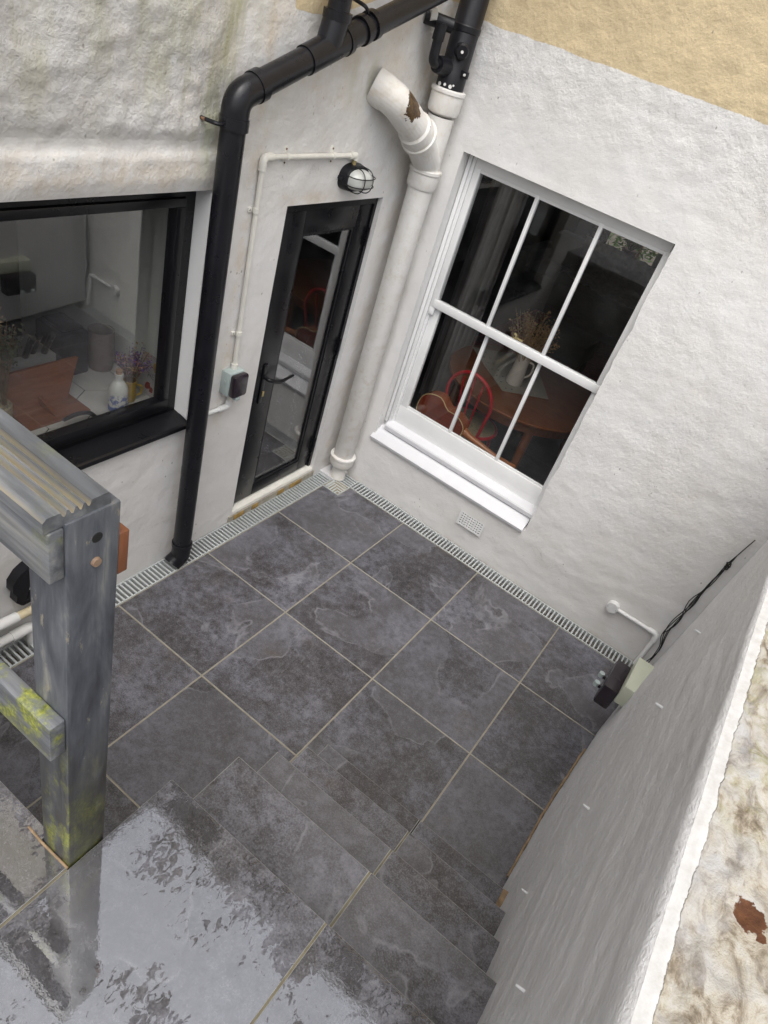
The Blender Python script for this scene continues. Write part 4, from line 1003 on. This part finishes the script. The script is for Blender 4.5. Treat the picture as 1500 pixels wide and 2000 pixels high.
# yellow jug and dried purple flowers
jg = empty('yellow_jug', (-.262,-1.655,WT), 'small yellow jug standing behind the blue and white bottle', 'jug')
obj('body', lathe([(.0,0),(.026,0),(.030,.02),(.028,.07),(.031,.105),(.028,.106),(.024,.04),(.0,.03)], (-.262,-1.655,WT+.0005), 18), KM['yellow'], jg)
obj('handle', tb(rounded([(-.245,-1.632,WT+.085),(-.235,-1.605,WT+.075),(-.238,-1.61,WT+.03),(-.25,-1.632,WT+.025)], .02, 5), .005, 8), KM['yellow'], jg)
def sprig_cluster(root, c, n, h, spread, stem, heads, hs, seed, dirx=0.):
    rnd = random.Random(seed); sb_ = BM(); hb = [BM() for _ in heads]
    for k in range(n):
        a = rnd.uniform(0, 6.28); r = spread*math.sqrt(rnd.random()); hh = h*rnd.uniform(.6, 1)
        tip = Vector(c)+Vector((r*math.cos(a)+dirx*hh, r*math.sin(a), hh)); mid = Vector(c).lerp(tip, .5)+Vector((0,0,.02))
        tube(sb_, [Vector(c)+Vector((rnd.uniform(-.006,.006),rnd.uniform(-.006,.006),0)), mid, tip], .0013, 4)
        b_ = hb[k % len(heads)]
        for q_ in range(10):
            p = tip.lerp(mid, rnd.random()*.55)+Vector((rnd.gauss(0,hs*1.3),rnd.gauss(0,hs*1.3),rnd.gauss(0,hs)))
            m_ = Matrix.Translation(p) @ Matrix.Rotation(rnd.uniform(0,6.28), 4, Vector((rnd.random()-.5,rnd.random()-.5,rnd.random())).normalized())
            s_ = hs*rnd.uniform(.5, 1.1); vv = [b_.verts.new(m_ @ Vector(t)) for t in ((-s_,0,0),(0,-s_*.6,s_*.3),(s_,0,0),(0,s_*.6,s_*.25))]; b_.faces.new(vv)
    o_ = obj('stems', sb_, stem, root); o_['kind'] = 'stuff'
    for b_, mt in zip(hb, heads):
        o_ = obj('flower_heads', b_, mt, root, smooth=False); o_['kind'] = 'stuff'
fw = empty('dried_flowers', (-.262,-1.655,WT+.05), 'bunch of dried purple flowers in the yellow jug', 'flowers')
sprig_cluster(fw, (-.262,-1.655,WT+.05), 46, .22, .085, KM['stem'], [KM['purple'], KM['mauve'], KM['purple'], KM['straw']], .008, 3)
# printed card against the return wall
cdn = empty('printed_card', (-.25,-1.56,WT), 'printed card with yellow blot and red flower leaning beside the jug', 'card')
bm = BM(); q4 = [(-.205,WT+.001),(-.345,WT+.001),(-.345,WT+.185),(-.205,WT+.185)]
def cy_(z): return -1.560+(z-WT)*.25
F = [bm.verts.new((x, cy_(z), z)) for x, z in q4]; Bk = [bm.verts.new((x, cy_(z)+.003, z)) for x, z in q4]; bm.faces.new(F); bm.faces.new(Bk[::-1])
for k in range(4): bm.faces.new((F[k-1], Bk[k-1], Bk[k], F[k]))
obj('sheet', bm, KM['card'], cdn, smooth=False)
def blot(cx, cz, r, mt, seed, nm):
    rnd = random.Random(seed); bm = BM(); bm.faces.new([bm.verts.new((cx+r*rnd.uniform(.7,1.1)*math.cos(a), cy_(cz+r*math.sin(a))-.0012, cz+r*rnd.uniform(.7,1.1)*math.sin(a))) for a in [k*.52 for k in range(12)]]); obj(nm, bm, mt, cdn, smooth=False)
blot(-.232, WT+.145, .030, KM['yelp'], 1, 'yellow_blot'); blot(-.262, WT+.045, .020, KM['redp'], 2, 'red_flower'); blot(-.235, WT+.035, .014, KM['redp'], 4, 'red_flower')
ink = BM()
for stroke in ([(0,0),(0,1)],[(0,.5),(.5,.55)],[(.5,0),(.5,1)],[(1.3,0),(.8,.1),(.8,1),(1.3,1)],[(.8,.5),(1.2,.5)],[(1.5,1),(1.7,0),(1.95,.7),(2.2,0),(2.4,1)]):
    tube(ink, [(-.275+.030*x, cy_(WT+.085+.022*z)-.0015, WT+.085+.022*z) for x, z in stroke], .0012, 4)
obj('handwriting', ink, KM['knife'], cdn)['kind'] = 'stuff'
# speckled pot with dried plant on the left
po = empty('plant_pot', (-.40,-2.20,WT), 'speckled stoneware pot left of the wooden stand', 'pot')
obj('pot', lathe([(.0,0),(.045,0),(.052,.03),(.054,.10),(.050,.105),(.046,.09),(.0,.085)], (-.36,-2.225,WT+.0005), 20), KM['potc'], po)
dpn = empty('dried_plant', (-.36,-2.225,WT+.08), 'dried straw flowers and leafy green stems in the speckled pot', 'plant')
sprig_cluster(dpn, (-.36,-2.235,WT+.08), 30, .52, .060, KM['stem'], [KM['straw'], KM['straw']], .011, 9)
sprig_cluster(dpn, (-.36,-2.195,WT+.08), 44, .38, .065, KM['stem'], [KM['leaf'], KM['leaf']], .012, 12)
jr = empty('ceramic_jar', (-.56,-1.58,WT), 'pinkish ceramic jar behind the dried purple flowers', 'jar')
obj('jar', lathe([(.0,0),(.055,0),(.062,.06),(.060,.20),(.055,.20),(.05,.05),(.0,.04)], (-.56,-1.58,WT+.0005), 20), KM['pink'], jr)
bx_ = empty('kettle_box', (-.63,-1.74,WT), 'dark blue grey appliance standing behind bottle on worktop', 'appliance')
obj('body', bx((-.74,-1.80,WT+.0005),(-.54,-1.66,WT+.22),.012), KM['slate'], bx_)
obj('top', bx((-.72,-1.785,WT+.2205),(-.56,-1.675,WT+.235),.006), KM['tv'], bx_)

# ------------------------------------------------------------------ dining room seen through the sash window
TC = Vector((.73,1.10,.75)); TR = .60
tbl = empty('dining_table', (TC.x,TC.y,0), 'round varnished brown wooden dining table behind the sash window', 'table')
obj('table_top', lathe([(.0,.722),(TR-.02,.722),(TR,.732),(TR,.744),(TR-.008,.75),(.0,.75)], (TC.x,TC.y,0), 48), KM['table'], tbl)
obj('apron', lathe([(TR-.10,.64),(TR-.07,.64),(TR-.07,.722),(TR-.10,.722)], (TC.x,TC.y,0), 40, cap=False), KM['table'], tbl)
for a in (-1.0, .6, 2.2, 3.7):
    p = TC+Vector((math.cos(a),math.sin(a),0))*(TR-.12); q_ = TC+Vector((math.cos(a),math.sin(a),0))*(TR-.04)
    obj('leg', tb([(q_.x,q_.y,0),(p.x,p.y,.35),(p.x,p.y,.72)], [.022,.030,.036], 12), KM['table'], tbl)
rn = empty('table_runner', (.60,1.15,.75), 'grey embroidered cloth laid across the round table', 'tablecloth')
bm = BM(); cl = [(.66,.80),(.93,1.05),(.55,1.62),(.18,1.22)]; t_ = [bm.verts.new((x,y,.7545)) for x, y in cl]; b_2 = [bm.verts.new((x,y,.7505)) for x, y in cl]; bm.faces.new(t_); bm.faces.new(b_2[::-1])
for k in range(4): bm.faces.new((b_2[k-1], b_2[k], t_[k], t_[k-1]))
obj('cloth', bm, KM['cloth'], rn, smooth=False)
for k in range(14):
    u_, w_ = (k%7)/7+.06, .06+.07*(k//7); p = Vector((cl[0][0],cl[0][1],0)).lerp(Vector((cl[3][0],cl[3][1],0)), u_)+Vector((.5,.5,0))*w_; obj('embroidery', tb([(p.x,p.y,.7548),(p.x,p.y,.7556)], .007, 6), KM['sofa'], rn)
vs_ = empty('ceramic_vase', (.66,1.02,.755), 'cream ceramic jug vase on the grey cloth', 'vase')
obj('body', lathe([(.0,0),(.058,0),(.062,.02),(.052,.12),(.046,.2),(.050,.235),(.046,.235),(.042,.1),(.0,.05)], (.655,1.0,.7555), 24), KM['ceramic'], vs_)
obj('handle', tb(rounded([(.70,1.01,.945),(.74,1.02,.94),(.745,1.02,.86),(.705,1.01,.82)], .03, 6), .007, 8), KM['ceramic'], vs_)
gg = empty('dried_grass', (.655,1.0,.85), 'fan of dried golden grass stems in the cream vase', 'dried grass')
sprig_cluster(gg, (.655,1.0,.86), 90, .42, .20, KM['wheat'], [KM['wheat'], KM['wheat']], .012, 21)
ch = empty('red_chair', (.60,.70,0), 'red bentwood chair with woven seat tucked at the round table', 'chair')
SX, SY, SZ = .555, .73, .45
obj('seat', lathe([(.0,SZ-.02),(.19,SZ-.02),(.20,SZ-.01),(.19,SZ),(.0,SZ+.004)], (SX,SY,0), 32), KM['seat'], ch)
obj('seat_rim', tb([(SX+.200*math.cos(a),SY+.200*math.sin(a),SZ-.012) for a in [k*2*math.pi/32 for k in range(33)]], .014, 8), KM['redpaint'], ch)
def back_y(z): return SY-.17-(z-SZ)*.22
hoop = [(SX+.175*math.cos(math.pi*k/20)*(1 if True else 0), back_y(SZ+.26+.21*math.sin(math.pi*k/20)), SZ+.26+.21*math.sin(math.pi*k/20)) for k in range(21)]
obj('hoop_back', tb([(SX+.14,back_y(SZ),SZ)]+hoop+[(SX-.14,back_y(SZ),SZ)], .0125, 10), KM['redpaint'], ch)
for dx_ in (-.075, 0, .075): obj('spindle', tb([(SX+dx_*.7,back_y(SZ),SZ),(SX+dx_,back_y(SZ+.42),SZ+.45-abs(dx_)*.5)], .007, 8), KM['redpaint'], ch)
for sx_, sy_ in ((-1,-1),(1,-1),(-1,1),(1,1)): obj('leg', tb([(SX+sx_*.13,SY+sy_*.13,SZ-.02),(SX+sx_*.18,SY+sy_*.18,.0)], .014, 10), KM['redpaint'], ch)
bn = empty('window_bench', (.6,.40,0), 'dark low bench under the sash window inside', 'bench')
obj('seat', bx((.05,.335,.40),(1.35,.45,.435),.004), KM['bench'], bn)
for x in (.12, 1.28): obj('leg', bx((x-.03,.34,0),(x+.03,.445,.40)), KM['bench'], bn, smooth=False)
# guitar lying on its side, back towards the glass
gt = empty('guitar', (.5,.36,.44), 'brown guitar lying on its side against the sash window', 'guitar')
ol = []
for k in range(40):
    a = 2*math.pi*k/40; u_ = math.cos(a); 
    r_ = .168 if u_ < 0 else .125
    L = -u_; ax_ = .235*(-L); wd = (.168*sm(.25, -.35, u_)+.128*(1-sm(.25, -.35, u_)))*(1-.22*math.exp(-((u_-.12)/.26)**2))
    ol.append((ax_*.80, .80*wd*math.copysign(abs(math.sin(a))**.72, math.sin(a))))
GC = Vector((.465,.0,.568)); ga = R_(-8)
def gp(x, z, y): return (GC.x+x*math.cos(ga)-z*math.sin(ga), y, GC.z+x*math.sin(ga)+z*math.cos(ga))
bm = BM(); y0, y1 = .345, .435
A_ = [bm.verts.new(gp(x, z, y0)) for x, z in ol]; B_ = [bm.verts.new(gp(x, z, y1)) for x, z in ol]
bm.faces.new(A_); bm.faces.new(B_[::-1]); obj('body', bm, KM['gback'], gt, smooth=False)
bm = BM(); A_ = [bm.verts.new(gp(x*1.004, z*1.004, y0+.002)) for x, z in ol]; B_ = [bm.verts.new(gp(x*1.004, z*1.004, y1-.002)) for x, z in ol]
for k in range(40): bm.faces.new((A_[k-1], A_[k], B_[k], B_[k-1]))
obj('side', bm, KM['gside'], gt)
obj('binding', tb([gp(x*1.004, z*1.004, y0) for x, z in ol+[ol[0]]], .0035, 6), KM['bind'], gt)
obj('neck', tb([gp(.175, 0, y0+.05), gp(.24, 0, y0+.04), gp(.46, .0, y0+.04), gp(.50, 0, y0+.045)], [.034,.023,.018,.018], 12), KM['gneck'], gt)
obj('headstock', bx((GC.x+.485,y0+.03,GC.z-.10),(GC.x+.61,y0+.05,GC.z-.045),.004), KM['gneck'], gt)
obj('strap_button', tb([gp(.185, -.02, y0+.01), gp(.195, -.02, y0-.010)], .008, 10), KM['bind'], gt)
# curtain, rug, sofa with blanket, plant on the far sill, screen
cu = empty('curtain', (-.08,1.5,0), 'tall grey mauve curtain hanging inside behind the left panes', 'curtain')
bm = BM(); pts2 = [(-.24+.30*k/40, 1.5+.035*math.sin(k*1.05)) for k in range(41)]
for k in range(40):
    (xa,ya),(xb,yb) = pts2[k], pts2[k+1]; bm.faces.new([bm.verts.new(p) for p in ((xa,ya,.02),(xb,yb,.02),(xb,yb,2.55),(xa,ya,2.55))])
bmesh.ops.remove_doubles(bm, verts=bm.verts[:], dist=1e-5); bmesh.ops.solidify(bm, geom=bm.faces[:], thickness=.006)
obj('cloth', bm, KM['curt'], cu, angle=1.2)
obj('curtain_pole', tb([(-.5,1.5,2.58),(.5,1.5,2.58)], .014, 10), KM['bench'], cu)
rg = obj('rug', bx((-.6,2.6,.002),(1.6,5.0,.012)), KM['rug'], None, smooth=False); tag(rg, 'faded red rug on the floor beyond the dining table', 'rug')
so = empty('sofa', (.1,5.6,0), 'dark green sofa at the far end of the room', 'sofa')
obj('seat', bx((-1.0,5.0,.10),(1.1,5.8,.44),.05), KM['sofa'], so); obj('back', bx((-1.0,5.75,.10),(1.1,6.05,.80),.06), KM['sofa'], so)
for x in (-1.15, 1.0): obj('arm', bx((x,5.0,.08),(x+.2,6.0,.60),.05), KM['sofa'], so)
for x in (-.95, 1.05):
    for y in (5.1, 5.95): obj('foot', bx((x-.03,y-.03,0),(x+.03,y+.03,.10)), KM['bench'], so, smooth=False)
ft2 = empty('footstool', (.25,4.0,0), 'dark green square footstool on the red rug', 'footstool')
obj('cushion', bx((-.05,3.35,.16),(.55,3.85,.42),.04), KM['sofa'], ft2)
for x in (.0, .5):
    for y in (3.4, 3.8): obj('foot', bx((x-.02,y-.02,.012),(x+.02,y+.02,.16)), KM['bench'], ft2, smooth=False)
bl = BM(); nn_ = 26; gv = {}
for i in range(nn_):
    for j in range(nn_):
        u_, w_ = i/(nn_-1), j/(nn_-1); x = -.55+1.5*u_; t_ = w_
        y, z = (5.1+.75*t_/.6, .47+.03*t_) if t_ < .55 else (5.70-.0*(t_-.55), .50+(t_-.55)*.85)
        gv[i,j] = bl.verts.new((x+.05*nz(u_*4, w_*4, 1), y+.06*fb(u_, w_, 2, 4, 3)-(.06 if t_ >= .55 else 0), z+.07*fb(u_, w_, 5, 6, 4)+.03))
for i in range(nn_-1):
    for j in range(nn_-1): bl.faces.new((gv[i,j], gv[i+1,j], gv[i+1,j+1], gv[i,j+1]))
bmesh.ops.solidify(bl, geom=bl.faces[:], thickness=.015)
bo_ = obj('blanket', bl, KM['blanket'], None); tag(bo_, 'crumpled grey blanket thrown over the dark sofa', 'blanket')
sl = BM(); box(sl, (-1.1,6.50,.52),(1.6,6.98,.56)); obj('window_board', sl, M['pale'], house, smooth=False)
obj('wainscot', bx((-1.1,6.90,.0),(1.6,6.97,.52)), M['pale'], house, smooth=False)
obj('far_window_frame', bx((-.80,6.96,.62),(-.76,7.02,2.2)), M['white'], house, smooth=False)
pp = empty('potted_plant', (-.20,6.66,.56), 'spiky green plant in terracotta pot on the far window board', 'plant')
obj('pot', lathe([(.0,0),(.07,0),(.10,.18),(.105,.18),(.105,.21),(.09,.21),(.0,.19)], (-.20,6.66,.5605), 20), KM['terra'], pp)
rnd = random.Random(5)
for k in range(26):
    a = rnd.uniform(0, 6.28); l_ = rnd.uniform(.18, .34); e_ = Vector((math.cos(a)*l_*.7, math.sin(a)*l_*.55, l_*rnd.uniform(.3, .95)))
    c0 = Vector((-.20,6.66,.75)); obj('leaf', tb([c0, c0+e_*.6+Vector((0,0,.06)), c0+e_], [.012,.010,.002], 4), KM['leaf'], pp)
sc = empty('television', (-.80,6.71,.56), 'black screen standing on the far window board', 'television')
obj('screen', bx((-1.05,6.70,.62),(-.56,6.73,1.03),.01), KM['tv'], sc); obj('foot', bx((-.90,6.62,.5605),(-.70,6.80,.58)), KM['tv'], sc, smooth=False); obj('stem', bx((-.82,6.725,.58),(-.78,6.74,.68)), KM['tv'], sc, smooth=False)
# shrub outside the far window
sh = empty('garden_shrub', (-.4,8.6,-.16), 'bright green shrub seen through the far window', 'shrub')
lb = BM(); rnd = random.Random(3)
for k in range(900):
    p = Vector((rnd.gauss(-.5,.5), rnd.gauss(8.7,.3), rnd.uniform(.0,2.2))); m_ = Matrix.Translation(p) @ Matrix.Rotation(rnd.uniform(0,6.28), 4, Vector((rnd.random()-.5,rnd.random()-.5,rnd.random())).normalized())
    lb.faces.new([lb.verts.new(m_ @ Vector(t)) for t in ((-.07,0,0),(0,-.03,.02),(.07,0,0),(0,.03,.02))])
KM['bright'] = plain('fresh_leaf', (.11,.22,.03), .6, .4, 8)
o_ = obj('foliage', lb, KM['bright'], sh, smooth=False); o_['kind'] = 'stuff'
obj('stem', tb([(-.45,8.7,-.16),(-.5,8.7,.8),(-.4,8.75,1.6)], [.04,.03,.01], 8), KM['stem'], sh)
